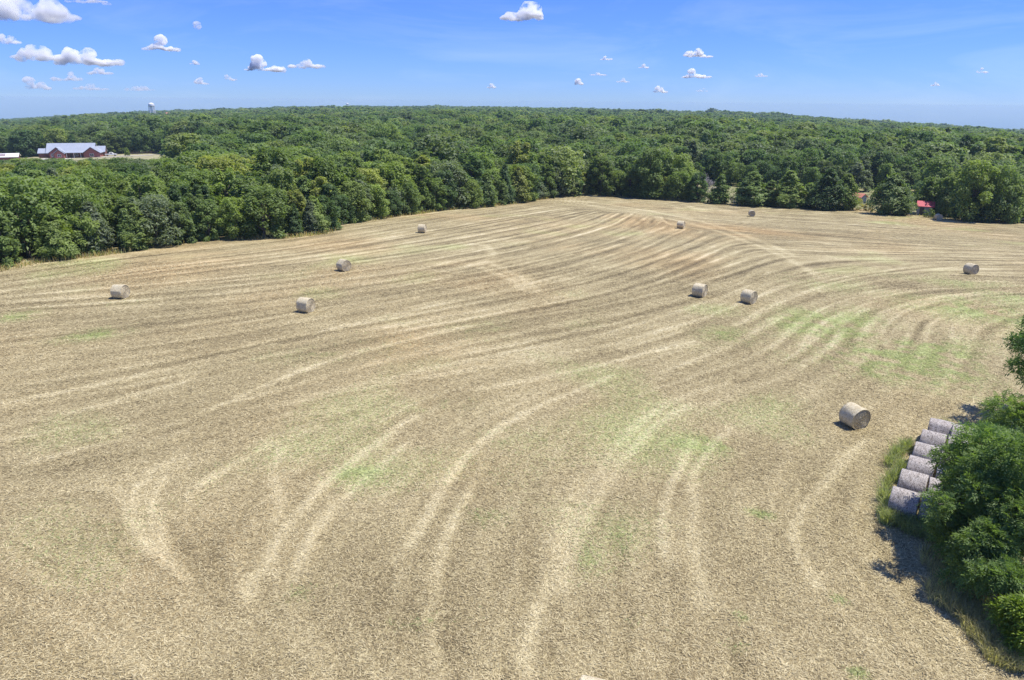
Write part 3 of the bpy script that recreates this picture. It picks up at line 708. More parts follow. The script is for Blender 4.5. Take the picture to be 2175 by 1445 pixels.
gi = ng.nodes.new('NodeGroupInput'); go = ng.nodes.new('NodeGroupOutput'); ip = ng.nodes.new('GeometryNodeInstanceOnPoints')
ci = ng.nodes.new('GeometryNodeCollectionInfo'); ci.inputs['Collection'].default_value = PC; ci.inputs['Separate Children'].default_value = True; ci.inputs['Reset Children'].default_value = True
def nattr(nm, ty):
    q = ng.nodes.new('GeometryNodeInputNamedAttribute'); q.data_type = ty; q.inputs['Name'].default_value = nm; return q.outputs['Attribute']
ng.links.new(gi.outputs[0], ip.inputs['Points']); ng.links.new(ci.outputs[0], ip.inputs['Instance']); ip.inputs['Pick Instance'].default_value = True
ng.links.new(nattr('idx', 'INT'), ip.inputs['Instance Index']); ng.links.new(nattr('rot', 'FLOAT_VECTOR'), ip.inputs['Rotation']); ng.links.new(nattr('scl', 'FLOAT_VECTOR'), ip.inputs['Scale'])
ng.links.new(ip.outputs[0], go.inputs[0])
md = fo.modifiers.new('crowns', 'NODES'); md.node_group = ng
tag(fo, 'dense green woodland canopy rolling back to the horizon', 'forest', kind='stuff')

# ------------------------------------------------------------------ right-hand edge: trees set one by one
def edge_tree(name, proto, px, by, ty, hw, tone, label, cat, dy=0.0, group='trees along the right field edge'):
    g = ground(px, by)
    if dy: g = Vector((g.x * (g.y + dy) / g.y, g.y + dy, 0)); g.z = H1(g.x, g.y)
    _, _, z = project(g); h = (by - ty) * z / F / math.cos(PITCH) if not dy else (project(g)[1] - ty) * z / F / math.cos(PITCH)
    base_r = {id(q): r for q, r in zip(BP, (3.4, 3.8, 3.1, 4.2, 3.5, 4.6, 2.5, 3.0))}
    base_r.update({id(q): r for q, r in zip(CP, (2.5, 2.1, 3.0, 2.7))})
    wid = (hw * z / F) / (base_r[id(proto)] * 1.12 * h / proto[2])
    o = plant_tree(name, proto, (g.x, g.y, g.z - 0.05), h, wid, rng.uniform(0, 6.28), tone)
    return tag(o, label, cat, group)
for a in [(CP[1], 1478, 428, 398, 10, 'dark green', 'small dark cedar standing alone in the gap left of the columnar cedar'),
          (CP[1], 1527, 433, 372, 26, 'mid green', 'narrow columnar cedar at the field edge below the bare grey tree'),
          (CP[0], 1592, 437, 368, 44, 'mid green', 'bushy cedar just behind the lone bale at the far right field edge'),
          (CP[1], 1634, 438, 385, 30, 'mid green', 'lower cedar between the two taller cedars behind the far bale'),
          (CP[0], 1670, 441, 366, 40, 'bright green', 'tall pointed cedar right of the far bale at the edge'),
          (CP[3], 1714, 442, 390, 34, 'mid green', 'low bushy cedar left of the broad twin-topped cedar'),
          (CP[2], 1752, 446, 362, 44, 'dark green', 'broad dark cedar left of the yellow-green weeds'),
          (CP[3], 1790, 446, 372, 36, 'bright green', 'bright green cedar leaning over the yellow-green weeds'),
          (CP[2], 1886, 456, 372, 50, 'mid green', 'large wide cedar just left of the red-roofed shed'),
          (CP[0], 1914, 456, 392, 26, 'dark green', 'dark cedar whose right flank touches the red-roofed shed')]:
    edge_tree('cedar_tree', a[0], *a[1:6], a[6], 'cedar')
for a in [(BP[4], 2017, 466, 364, 32, 'bright green', 'leafy tree standing right behind the bale beside the red-roofed shed', 7),
          (BP[1], 2055, 470, 350, 52, 'bright green', 'big rounded broadleaf tree, middle of the clump at the far right', 0),
          (BP[5], 2108, 472, 360, 46, 'mid green', 'wide broadleaf tree at the right of the far right clump', 0),
          (BP[0], 2044, 469, 395, 30, 'dark green', 'shaded undergrowth tree in front of the far right clump', 0),
          (BP[2], 2085, 472, 412, 30, 'dark green', 'low dark leafy tree between trunks of the far right clump', 0),
          (BP[2], 2140, 474, 388, 28, 'bright green', 'sloping leafy tree at the outer end of the far right clump', 0),
          (BP[4], 2172, 474, 440, 16, 'bright green', 'small leafy bush by the pale shed at the right border', 0),
          (BP[3], 1565, 432, 293, 66, 'bright green', 'large bright oak across the meadow behind the columnar cedar', 120),
          (BP[5], 1672, 432, 283, 78, 'mid green', 'biggest round oak across the meadow behind the cedars', 125),
          (BP[1], 1775, 435, 300, 62, 'dark green', 'deep green oak right of the biggest meadow oak', 122),
          (BP[4], 1845, 440, 325, 48, 'bright green', 'pale leafy tree above the small grey and red roof', 85),
          (BP[3], 1905, 445, 340, 56, 'bright green', 'leafy tree behind the large wide cedar', 70),
          (BP[0], 1975, 450, 345, 42, 'mid green', 'shaded tree behind the red-roofed shed', 28),
          (BP[2], 1815, 440, 350, 34, 'grey-green', 'silvery leafy tree behind the bright green leaning cedar', 45),
          (BP[0], 1440, 424, 335, 34, 'bright green', 'bright leafy tree at the corner where the wood meets the meadow', 4),
          (BP[1], 1385, 422, 322, 52, 'mid green', 'large broadleaf tree at the wood corner left of the small cedar', 2)]:
    edge_tree('broadleaf_tree', *a[:6], a[6], 'tree', a[7])

# bare grey tree and dead shrubs in the gap
def bare(name, loc, h, seed, spread, label, cat, lv=4):
    rg = np.random.default_rng(seed); e = empty(name, loc); mb = MB(); mt = MB()
    def br(p, d, L, r, k):
        m_ = mb if k <= 1 else mt
        q = p + d * L * 0.5 + Vector(rg.uniform(-.06, .06, 3) * L); e_ = p + d * L
        r = max(r, 0.035); m_.tube([p, q, e_], [r, r * 0.8, r * 0.55], 5 if k < 2 else 3)
        if k >= lv: return
        for _ in range(5 if k else 7):
            nd = (d + Vector(rg.standard_normal(3)) * spread + Vector((0, 0, 0.15))).normalized()
            br(p + d * L * rg.uniform(0.45, 1.0), nd, L * rg.uniform(0.55, 0.8), r * 0.5, k + 1)
    br(Vector((0, 0, -0.2)), Vector((0, 0, 1)), h * 0.36, h * 0.026, 0)
    mb.build('trunk', M_dead, e); mt.build('twigs', M_dead, e)
    return tag(e, label, cat)
g = ground(1497, 424); g2 = Vector((g.x * 1.03, g.y * 1.03, 0)); g2.z = H1(g2.x, g2.y)
bare('bare_tree', g2, 8.0, 5, 0.62, 'leafless grey tree standing in the gap at the wood corner', 'tree')
bare('dead_shrub', ground(1553, 433), 3.0, 6, 0.7, 'leafless grey shrub beside the columnar cedar', 'shrub', 3)
bare('dead_shrub', ground(1505, 428), 2.4, 9, 0.75, 'small bare shrub at the foot of the leafless grey tree', 'shrub', 3)

# weeds, yellow-green, between the cedars and along the edge
def shrub(name, g, h, wdt, tone_c, label, seed, cat='shrub', ls=0.2, nleaf=700, group=None):
    cr = broadleaf(seed, H=h, R_=wdt, low=0.0, nlobe=12, nleaf=nleaf, ls=ls, mat=M_leaf)[0]
    e = empty(name, g, 0); c = link('foliage', cr, None, e); c.color = (*tone_c, 1)
    mb = MB()
    for k in range(4):
        a = k * 1.57 + seed; mb.tube([(0, 0, -0.1), (math.cos(a) * wdt * 0.3, math.sin(a) * wdt * 0.3, h * 0.6)], [0.03, 0.012], 5)
    mb.build('stems', M_bark, e)
    return tag(e, label, cat, group)
shrub('weedy_shrub', ground(1818, 446), 3.0, 2.0, (0.22, 0.22, 0.04), 'yellow-green weedy shrub under the small red and grey roof', 51)
shrub('weedy_shrub', ground(1842, 449), 2.0, 1.5, (0.24, 0.20, 0.05), 'yellowing weeds at the left foot of the large wide cedar', 52)
shrub('weedy_shrub', ground(1508, 432), 2.2, 0.9, (0.12, 0.17, 0.03), 'bright leafy sapling between the small cedar and columnar cedar', 53)
shrub('weedy_shrub', ground(1972, 462), 2.0, 1.3, (0.10, 0.14, 0.05), 'dark weeds against the wall of the red-roofed shed', 56)
shrub('weedy_shrub', ground(1455, 427), 2.6, 1.2, (0.13, 0.18, 0.035), 'light green sapling left of the small lone cedar', 54)
shrub('weedy_shrub', ground(1560, 300 + 132), 1.6, 0.9, (0.10, 0.12, 0.05), 'low scrub between the columnar cedar and bushy cedar', 55)

# dry grass fringe at the foot of the wood
fp = []
for i in range(len(EP) - 1):
    a, b = EP[i], EP[i + 1]; px0 = EDGE[i][0]
    if px0 < -160 or px0 > 2300: continue
    nb_ = int((b - a).length * 55); s = rng.uniform(0, 1, nb_); off = np.abs(rng.standard_normal(nb_)) * 1.1 - 0.7
    d = (b - a).normalized(); nx_, ny_ = -d.y, d.x
    fp.append(np.stack([a.x + (b.x - a.x) * s + nx_ * off, a.y + (b.y - a.y) * s + ny_ * off], 1))
fp = np.concatenate(fp); clump = np.sin(fp[:, 0] * 0.31) + np.sin(fp[:, 1] * 0.23 + 1) + np.sin(fp[:, 0] * 0.9)
fp = fp[rng.uniform(0, 1, len(fp)) < 0.3 + 0.25 * clump]
fp = np.column_stack([fp, hgt(fp[:, 0], fp[:, 1])])
half = rng.uniform(0, 1, len(fp)) < 0.7
tag(link('dry_grass', blades('dry_grass', fp[half], 0.3, 0.95, 0.07, 0.6, M_gr_dry)), 'strip of tall dry tan grass along the foot of the wood', 'grass', kind='stuff')
tag(link('edge_weeds', blades('edge_weeds', fp[~half], 0.3, 0.9, 0.09, 0.7, M_gr_green)), 'green weeds mixed into the grass along the wood edge', 'weeds', kind='stuff')

# meadow behind the right-hand cedars and yard round the house
M_mead = plain('meadow_grass', (0.24, 0.225, 0.10), 0.95, 0.3, 0.4)
M_yard = plain('yard_grass', (0.34, 0.31, 0.17), 0.95, 0.25, 0.25)
M_gravel = plain('gravel', (0.52, 0.47, 0.40), 0.95, 0.12, 2.0)
def patch(name, mat, fun, nu, nv, lift, label):
    P = np.array([[fun(u, v) for u in np.linspace(0, 1, nu)] for v in np.linspace(0, 1, nv)])
    X, Y = P[..., 0], P[..., 1]; Z = hgt(X, Y) + lift; i_ = (np.arange(nv - 1)[:, None] * nu + np.arange(nu - 1)[None]).ravel()
    return tag(link(name, mesh_np(name, np.stack([X, Y, Z], -1).reshape(-1, 3), np.stack([i_, i_ + 1, i_ + nu + 1, i_ + nu], 1), mat, True)), kind='structure', label=label)
def tx_of(px): return (px - IW / 2) / F * math.cos(PITCH)
def fan(px0, px1, y0f, y1f):
    def f(u, v):
        t_ = tx_of(px0 + (px1 - px0) * u); y = y0f(t_) + (y1f(t_) - y0f(t_)) * v; return (t_ * y, y)
    return f
patch('meadow', M_mead, fan(1415, 2290, lambda t_: float(edge_y(t_)) + 2.5, lambda t_: 268.0), 90, 50, 0.0, 'rough green meadow behind the cedar row')
patch('yard', M_yard, fan(-90, 420, lambda t_: YARD_Y0 - 2, lambda t_: YARD_Y1 + 4), 60, 50, 0.0, 'dry lawn around the red brick house')
patch('clearing', M_mead, lambda u, v: (GAP.x + (u - .5) * 15, GAP.y + (v - .5) * 15), 10, 10, 0.0, 'small grassy clearing in the wood')

# ------------------------------------------------------------------ hay bales
def wrap_mat(name, cols, fleck, streak):
    m, t, p, o = new_mat(name); tc = t.nodes.new('ShaderNodeTexCoord'); oi = t.nodes.new('ShaderNodeObjectInfo')
    mp = t.nodes.new('ShaderNodeMapping'); mp.inputs['Scale'].default_value = (streak, 1, 1); t.links.new(tc.outputs['Object'], mp.inputs['Vector'])
    n4 = t.nodes.new('ShaderNodeTexNoise'); n4.noise_dimensions = '4D'; n4.inputs['Scale'].default_value = 5; n4.inputs['Detail'].default_value = 5; n4.inputs['Roughness'].default_value = 0.65
    t.links.new(mp.outputs[0], n4.inputs['Vector']); t.links.new(math_n(t, 'MULTIPLY', oi.outputs['Random'], 30), n4.inputs['W'])
    c = ramp(t, cols, n4.outputs[0]).outputs[0]
    n5 = noise(t, 15, 3, 0.6, mp.outputs[0]); f = ramp(t, [(0.40, (fleck,) * 3), (0.54, (1, 1, 1))], n5.outputs[0]).outputs[0]
    wv = t.nodes.new('ShaderNodeTexWave'); wv.wave_type = 'BANDS'; wv.bands_direction = 'X'; wv.inputs['Scale'].default_value = 9; wv.inputs['Distortion'].default_value = 1.5
    t.links.new(tc.outputs['Object'], wv.inputs['Vector'])
    wl = ramp(t, [(0.0, (0.9, 0.9, 0.9)), (0.5, (1, 1, 1))], wv.outputs[0]).outputs[0]
    cc = mixc(t, 1.0, mixc(t, 1.0, c, f, 'MULTIPLY'), wl, 'MULTIPLY')
    t.links.new(cc, p.inputs['Base Color']); p.inputs['Roughness'].default_value = 0.75
    bp = N(t, 'ShaderNodeBump', Strength=0.5, Distance=0.02); t.links.new(n5.outputs[0], bp.inputs['Height']); t.links.new(bp.outputs[0], p.inputs['Normal'])
    return m
M_wrap = wrap_mat('net_wrap', [(0.25, (0.50, 0.40, 0.22)), (0.5, (0.66, 0.56, 0.35)), (0.75, (0.76, 0.70, 0.50))], 0.6, 1.6)
M_wrap_old = wrap_mat('weathered_net_wrap', [(0.25, (0.29, 0.235, 0.19)), (0.5, (0.49, 0.435, 0.385)), (0.75, (0.64, 0.59, 0.54))], 0.30, 2.2)
em, t, p, o = new_mat('rolled_hay')
at = t.nodes.new('ShaderNodeAttribute'); at.attribute_name = 'ring'; tc = t.nodes.new('ShaderNodeTexCoord')
n1 = noise(t, 16, 5, 0.7, tc.outputs['Object'])
vv = math_n(t, 'ADD', math_n(t, 'MULTIPLY', at.outputs['Fac'], 0.75), math_n(t, 'MULTIPLY', math_n(t, 'SUBTRACT', n1.outputs[0], 0.25), 0.9))
t.links.new(ramp(t, [(0.2, (0.12, 0.09, 0.05)), (0.5, (0.44, 0.36, 0.22)), (0.8, (0.68, 0.59, 0.40))], vv).outputs[0], p.inputs['Base Color'])
p.inputs['Roughness'].default_value = 0.9; p.inputs['Specular IOR Level'].default_value = 0.15
bp = N(t, 'ShaderNodeBump', Strength=0.6, Distance=0.03); t.links.new(n1.outputs[0], bp.inputs['Height']); t.links.new(bp.outputs[0], p.inputs['Normal'])
BR, BL = 0.76, 1.18
def bale_meshes(seed, mat):
    rg = np.random.default_rng(seed); n = 56; ph = rg.uniform(0, 6.28, 6)
    th = np.linspace(0, 2 * math.pi, n, endpoint=False)
    xs = np.array([-.70, -.72, -.70, -.66, -.5, -.3, -.1, .1, .3, .5, .66, .70, .72, .70]) / 1.44 * (BL + 0.06)
    rs = np.array([-.05, -.022, .0, .002, .0, .006, .008, .004, .008, .0, .002, .0, -.022, -.05])
    V = []
    for x, r in zip(xs, rs):
        rad = BR + r + 0.012 * np.sin(th * 3 + ph[0] + x * 2) + 0.008 * np.sin(th * 7 + ph[1] - x * 3) + rg.standard_normal(n) * 0.004
        z = np.sin(th) * rad; z = np.where(z < -0.68, -0.68 + (z + 0.68) * 0.25, z)       # settled, flat underneath
        V.append(np.stack([np.full(n, x) + rg.standard_normal(n) * 0.006, np.cos(th) * rad, z], 1))
    k = len(xs); V = np.concatenate(V); i_ = (np.arange(k - 1)[:, None] * n + np.arange(n)[None]).ravel(); j_ = (np.arange(k - 1)[:, None] * n + (np.arange(n) + 1)[None] % n).ravel()
    wrap = mesh_np('net_wrap', V, np.stack([i_, j_, j_ + n, i_ + n], 1), mat, True)
    nr = 34; rr = np.linspace(0.01, BR - 0.035, nr); RR, TT = np.meshgrid(rr, th, indexing='ij')
    sp = (RR / 0.085 - TT / (2 * math.pi) + 0.25 * np.sin(TT * 2 + ph[2]) + 0.15 * np.sin(TT * 5 + ph[3])) % 1.0
    ring = np.abs(sp - 0.5) * 2
    d = 0.05 * ring + rg.standard_normal(RR.shape) * 0.012 + 0.03 * np.cos(RR / BR * 1.5)
    Z = np.sin(TT) * RR; Z = np.where(Z < -0.66, -0.66 + (Z + 0.66) * 0.2, Z)
    E = np.stack([BL / 2 - 0.055 + d, np.cos(TT) * RR, Z], -1).reshape(-1, 3)
    i_ = (np.arange(nr - 1)[:, None] * n + np.arange(n)[None]).ravel(); j_ = (np.arange(nr - 1)[:, None] * n + (np.arange(n) + 1)[None] % n).ravel()
    end = mesh_np('end_face', E, np.stack([i_, j_, j_ + n, i_ + n], 1), em, True, {'ring': ('POINT', ring.ravel())})
    return wrap, end
BM = [bale_meshes(400 + i, M_wrap) for i in range(4)]; BMO = [bale_meshes(420 + i, M_wrap_old) for i in range(4)]
def bale(loc, axis_ang, meshes, label, group, tiltx=0.0, scale=1.0):
    """root sits on the ground under the bale; the roll's axis lies along axis_ang."""
    e = empty('hay_bale', loc, axis_ang); e.scale = (scale,) * 3
    wv = link('net_wrap', meshes[0], None, e); wv.location = (0, 0, BR - 0.075); wv.rotation_euler = (tiltx, 0, 0)
    for s in (0, math.pi):
        q = link('end_face', meshes[1], None, e); q.location = (0, 0, BR - 0.075); q.rotation_euler = (0, 0, s)
    return tag(e, label, 'hay bale', group)
def axis_for(g, alpha):
    c = Vector((-g.x, -g.y)).normalized(); r = Vector((g.y, -g.x)).normalized()
    a = c * math.cos(alpha) + r * math.sin(alpha); return math.atan2(a.y, a.x)
LOOSE = [(258, 634, 52, 'hay bale nearest the left border of the field'), (651, 664, 50, 'round bale alone left of centre, nearest of the left three'),
         (731, 576, 36, 'bale left of centre with its spiral end turned to the viewer'), (897, 495, 74, 'small far bale in front of the left wood edge'),
         (1016, 441, 22, 'bale tucked against the trees at the far wood edge'), (1446, 486, 72, 'far bale at the end of the diagonal tractor track'),
         (1596, 460, 10, 'end-on bale farthest out before the right cedars'), (1992, 468, 24, 'bale beside the red-roofed shed under the trees'),
         (2060, 583, 50, 'bale alone near the right border in mid-distance'), (1485, 631, 68, 'left one of the two bales close together in mid-field'),
         (1589, 645, 60, 'right one of the two bales close together in mid-field'), (1811, 908, 46, 'large near bale above the weathered stack of bales')]
for i, (px, py, al, lb) in enumerate(LOOSE):
    g = ground(px, py)
    u = Vector((g.x, g.y, 0)).normalized() * 0.25
    bale((g.x + u.x, g.y + u.y, H1(g.x, g.y) + 0.02), axis_for(g, R(al)), BM[i % 4], lb, 'loose round hay bales on the field', rng.uniform(0, 6), rng.uniform(0.92, 0.97))
g = at_Y(1266, 1434, 22.0)
for _ in range(60):
    d = ray(1266, 1437); s = (CAMZ - 1.45) / -d[2]
gb = Vector((d[0] * s, d[1] * s - 0.42, 0))
bale((gb.x, gb.y, 0.02), axis_for(gb, R(80)), BM[1], 'bale cut off by the bottom border, only its pale top showing', 'loose round hay bales on the field')

# weathered bales, two and three abreast, beside the near tree
SA, SB = ground(1913, 1100), ground(1986, 944)
cdir = (SB - SA); cdir.z = 0; cl = cdir.length; cdir.normalize()
rows = 6; pitch = cl / (rows - 1)
xdir = Vector((cdir.y, -cdir.x, 0)); sang = math.atan2(xdir.y, xdir.x) + R(4)
rown = ['front', 'second', 'third', 'fourth', 'fifth', 'rearmost']
coln = ['left', 'middle', 'right']
for r_ in range(rows):
    for c_ in range(3):
        if c_ == 2 and r_ > 3: continue
        q = SA + cdir * (pitch * r_) + xdir * ((BL + 0.14) * c_ + rng.uniform(-.06, .06)) + cdir * (rng.uniform(-.08, .08) + 0.3)
        bale((q.x, q.y, H1(q.x, q.y) + 0.02 + rng.uniform(-.03, .03)), sang + rng.uniform(-.05, .05), BMO[(r_ * 3 + c_) % 4],
             f'weathered grey bale, {coln[c_]} one of the {rown[r_]} row in the stack', 'weathered bales in rows beside the near tree', rng.uniform(0, 6), pitch / (2 * BR) * 0.985 if pitch < 1.75 else 1.0)

# tall grass round the stack and under the near tree
def scatter(px, py, rx, ry, n):
    c = ground(px, py); e1 = ground(px + rx, py); e2 = ground(px, py - ry); ax = (e1 - c).length; ay = (e2 - c).length
    r = np.sqrt(rng.uniform(0, 1, n)); a = rng.uniform(0, 2 * math.pi, n); nr = c.xy.normalized()
    lx, ly = r * np.cos(a) * ax, r * np.sin(a) * ay
    x = c.x + lx * nr.y + ly * nr.x; y = c.y - lx * nr.x + ly * nr.y
    return np.stack([x, y, hgt(x, y)], 1)
tg = []
for (px, py, rx, ry, k) in ((1888, 1050, 10, 42, 13), (1903, 985, 16, 34, 12), (1930, 1125, 48, 12, 22), (1990, 1142, 40, 20, 18), (1922, 958, 10, 12, 5), (2008, 916, 8, 4, 3), (1884, 1090, 8, 18, 7)):
    for q in scatter(px, py, rx, ry, k):                       # each tuft a fountain of blades
        m_ = int(rng.integers(40, 130)); r = np.abs(rng.standard_normal(m_)) * 0.16; a = rng.uniform(0, 6.28, m_)
        tg.append(np.stack([q[0] + r * np.cos(a), q[1] + r * np.sin(a), np.full(m_, q[2])], 1))
tg = np.concatenate(tg)
tag(link('tall_grass', blades('tall_grass', tg, 0.3, 1.0, 0.028, 1.1, M_gr_green)), 'tall green grass growing round the weathered bale stack', 'grass', kind='stuff')
dg = np.concatenate([scatter(2010, 1200, 50, 36, 900), scatter(2050, 1285, 40, 40, 1700), scatter(2090, 1345, 40, 30, 1500), scatter(2130, 1400, 40, 26, 1300), scatter(2000, 1260, 30, 36, 500)])
tag(link('shaded_grass', blades('shaded_grass', dg, 0.3, 0.9, 0.022, 1.1, M_gr_grey)), 'long arching grey-green grass under the near trees', 'grass', kind='stuff')

# ------------------------------------------------------------------ near trees on the right
def near_tree(name, seed, g, H, Rr, nlobe, nspray, tone_c, label, leaflet=0.105, low=0.03, pin=7, sc=(1, 1)):
    rg = np.random.default_rng(seed); e = empty(name, g, 0)
    zc = H * 0.52; rz = H * 0.48
    u = unit(rg.standard_normal((nlobe, 3))); u[:, 2] = np.where(u[:, 2] < -0.75, -u[:, 2], u[:, 2])
    C = u * rg.uniform(0.45, 0.88, nlobe)[:, None] * np.array([Rr * sc[0], Rr * sc[1], rz]) + np.array([0, 0, zc])
    lr = rg.uniform(0.13, 0.34, nlobe) * Rr; out_ = rg.uniform(0, 1, nlobe) < 0.25; C[out_, :2] *= 1.28; lr[out_] *= 0.6; C[:, 2] = np.maximum(C[:, 2], lr * 0.8)
    li = rg.choice(nlobe, nspray, p=lr ** 2 / np.sum(lr ** 2))
    dr = unit(rg.standard_normal((nspray, 3)) + np.array([0, 0, 0.3])); P0 = C[li] + dr * (lr[li] * rg.uniform(0.4, 1.12, nspray) ** 0.6)[:, None]
    ok = P0[:, 2] > 0.15; P0, dr, li = P0[ok], dr[ok], li[ok]; n = len(P0)
    ax = unit(dr + rg.standard_normal((n, 3)) * 0.55 + np.array([0, 0, -0.05])); Nn = unit(dr * 0.5 + rg.standard_normal((n, 3)) * 0.4 + np.array([0, 0, 0.8]))
    Nn = unit(Nn - ax * np.sum(ax * Nn, 1, keepdims=True)); Bn = np.cross(Nn, ax)
    Ls = rg.uniform(0.26, 0.46, n)
    PP, NN, DD, TT = [], [], [], []
    lt = rg.uniform(0.1, 0.85, nlobe); st = np.clip(lt[li] * 0.55 + rg.uniform(0, 0.5, n), 0, 1)
    for k in range(pin):
        f = 0.15 + 0.85 * (k // 2) / max(1, (pin - 1) // 2); sd_ = 0 if k == pin - 1 else (1 if k % 2 else -1)
        off = ax * (Ls * f)[:, None] + Bn * (sd_ * leaflet * 0.55) - np.array([0, 0, 1]) * (0.10 * f * f)
        PP.append(P0 + off); NN.append(unit(Nn + rg.standard_normal((n, 3)) * 0.25)); DD.append(unit(ax * (0.6 if sd_ else 1) + Bn * sd_ * 0.9 - np.array([0, 0, 0.3]))); TT.append(np.clip(st + rg.uniform(-.1, .1, n), 0, 1))
    PP, NN, DD, TT = map(np.concatenate, (PP, NN, DD, TT)); m_ = len(PP)
    s = leaflet * rg.uniform(0.8, 1.35, m_)
    cr = leaf_mesh('crown', PP, NN, DD, s * 1.35, s * 0.48, TT, M_leaf)
    c = link('crown', cr, None, e); c.color = (*tone_c, 1)
    tips = [tuple(C[j]) for j in rg.choice(nlobe, min(14, nlobe), replace=False)]
    link('trunk', tree_wood(rg, H, Rr, low, tips, M_bark), None, e)
    return tag(e, label, 'tree', 'near trees and shrubs at the right border')
def gnd(px, py, push=0.0):
    g = ground(px, py); u = Vector((g.x, g.y, 0)).normalized() * push; return Vector((g.x + u.x, g.y + u.y, H1(g.x, g.y)))
near_tree('leafy_tree', 61, gnd(2112, 1200), 6.0, 3.3, 42, 10500, (0.125, 0.190, 0.062), 'large feathery-leaved tree overhanging the weathered bales')
near_tree('leafy_tree', 62, gnd(2180, 1075), 6.2, 3.2, 34, 7000, (0.135, 0.195, 0.062), 'feathery-leaved tree behind the one over the stack, right border')
near_tree('leafy_tree', 67, gnd(2048, 1190), 4.0, 2.1, 26, 5000, (0.12, 0.185, 0.060), 'feathery bush filling the space beside the front weathered bales')
near_tree('leafy_tree', 65, gnd(2090, 1275), 3.3, 1.9, 22, 4200, (0.125, 0.190, 0.064), 'low feathery bush in front of the large feathery tree')
near_tree('leafy_tree', 63, gnd(2196, 900), 7.6, 3.0, 32, 8000, (0.075, 0.135, 0.045), 'dark broadleaf tree cut by the right border above the feathery trees', 0.14, pin=3)
near_tree('leafy_shrub', 64, gnd(2175, 1385), 2.0, 1.2, 14, 2400, (0.135, 0.195, 0.035), 'light green shrub in the bottom right corner', 0.12, pin=5)
near_tree('dry_shrub', 66, gnd(2140, 1322), 1.5, 0.55, 8, 320, (0.27, 0.16, 0.08), 'clump of dead brown leaves above the light green shrub', 0.10, pin=5)

# ------------------------------------------------------------------ red brick house
M_brick = plain('red_brick', (0.31, 0.115, 0.10), 0.85, 0.15, 2.0)
M_brick_d = plain('brown_brick', (0.20, 0.085, 0.07), 0.85, 0.15, 2.0)
M_roof = plain('metal_roof', (0.36, 0.39, 0.45), 0.4, 0.05, 0.5)
M_trim = plain('dark_trim', (0.06, 0.045, 0.045), 0.7, 0.1)
M_conc = plain('pale_concrete', (0.60, 0.56, 0.50), 0.9, 0.08)
M_white = plain('white_paint', (0.78, 0.77, 0.74), 0.5, 0.04)
M_glass = plain('dark_glass', (0.03, 0.035, 0.045), 0.08, 0.05)
def gable_roof(mb, x0, x1, y0, y1, z0, rise, axis, oh=0.5, th=0.22):
    """two sloping slabs; ridge along axis."""
    if axis == 'x':
        c = (y0 + y1) / 2; k = rise / ((y1 - y0) / 2)
        for ys, s in ((y0 - oh, -1), (y1 + oh, 1)):
            ze = z0 - k * oh
            prof = [(x0 - oh, c, z0 + rise), (x0 - oh, ys, ze), (x0 - oh, ys, ze + th), (x0 - oh, c, z0 + rise + th)]
            mb.prism(prof, (x1 - x0 + 2 * oh, 0, 0))
    else:
        c = (x0 + x1) / 2; k = rise / ((x1 - x0) / 2)
        for xs in (x0 - oh, x1 + oh):
            ze = z0 - k * oh
            prof = [(c, y0 - oh, z0 + rise), (xs, y0 - oh, ze), (xs, y0 - oh, ze + th), (c, y0 - oh, z0 + rise + th)]
            mb.prism(prof, (0, y1 - y0 + oh, 0))
    return mb
def gable_wall(mb, x0, x1, y0, y1, h, rise, axis):
    mb.box(((x0 + x1) / 2, (y0 + y1) / 2, h / 2), (x1 - x0, y1 - y0, h))
    if axis == 'y':
        c = (x0 + x1) / 2; mb.prism([(x0, y0, h), (x1, y0, h), (c, y0, h + rise)], (0, y1 - y0, 0))
    else:
        c = (y0 + y1) / 2; mb.prism([(x0, y0, h), (x0, c, h + rise), (x0, y1, h)], (x1 - x0, 0, 0))
    return mb
def window(parent, x, y, z, w_, h_, face='y'):
    f = MB()
    for (ox, oz, sx_, sz_) in ((0, h_ / 2, w_ + .16, .12), (0, -h_ / 2, w_ + .16, .12), (-w_ / 2, 0, .12, h_), (w_ / 2, 0, .12, h_), (0, 0, .08, h_)):
        f.box((x + ox, y - 0.06, z + oz), (sx_, .12, sz_))
    q = f.build('window', M_white, parent); MB().box((x, y - 0.02, z), (w_, .05, h_)).build('pane', M_glass, q); return q
hx = ground(72, 338); hy = ground(220, 333)
vd = (Vector((hy.x, hy.y, 0)) - Vector((hx.x, hx.y, 0))); Lh = vd.length
yaw = math.atan2(-HOUSE.x, HOUSE.y) + R(-13)         # front turned a little to its left
K = 0.112 * HOUSE.length / 389 * 389 / 100            # unused scale hint
house = empty('brick_house', (HOUSE.x, HOUSE.y, HOUSE.z), yaw)
house['label'] = 'red brick house with pale metal roof beyond the wood'; house['category'] = 'house'
# local: x along the front, -y to the viewer
m = MB(); gable_wall(m, -11, 9.5, 1.5, 11.5, 2.9, 3.9, 'x'); m.build('main_wall', M_brick_d, house)
m = MB(); gable_roof(m, -11, 9.5, 1.5, 11.5, 2.9, 3.9, 'x', 0.7); rf = m.build('main_roof', M_roof, house)
for k in range(20):
    x = -11.2 + k * 1.1; MB().prism([(x, 6.5, 6.8 + .23), (x, .9, 2.43 + .23), (x, .9, 2.43 + .30), (x, 6.5, 6.8 + .30)], (0.07, 0, 0)).build('roof_seam', M_roof, rf)
m = MB(); gable_wall(m, 6.0, 13.2, -3.2, 6, 2.8, 2.6, 'y'); m.build('right_gable_wall', M_brick, house)
m = MB(); gable_roof(m, 6.0, 13.2, -3.2, 6, 2.8, 2.6, 'y', 0.5); m.build('right_gable_roof', M_roof, house)
m = MB(); gable_wall(m, -9.6, -2.8, -1.0, 4, 2.8, 2.5, 'y'); m.build('left_gable_wall', M_brick, house)
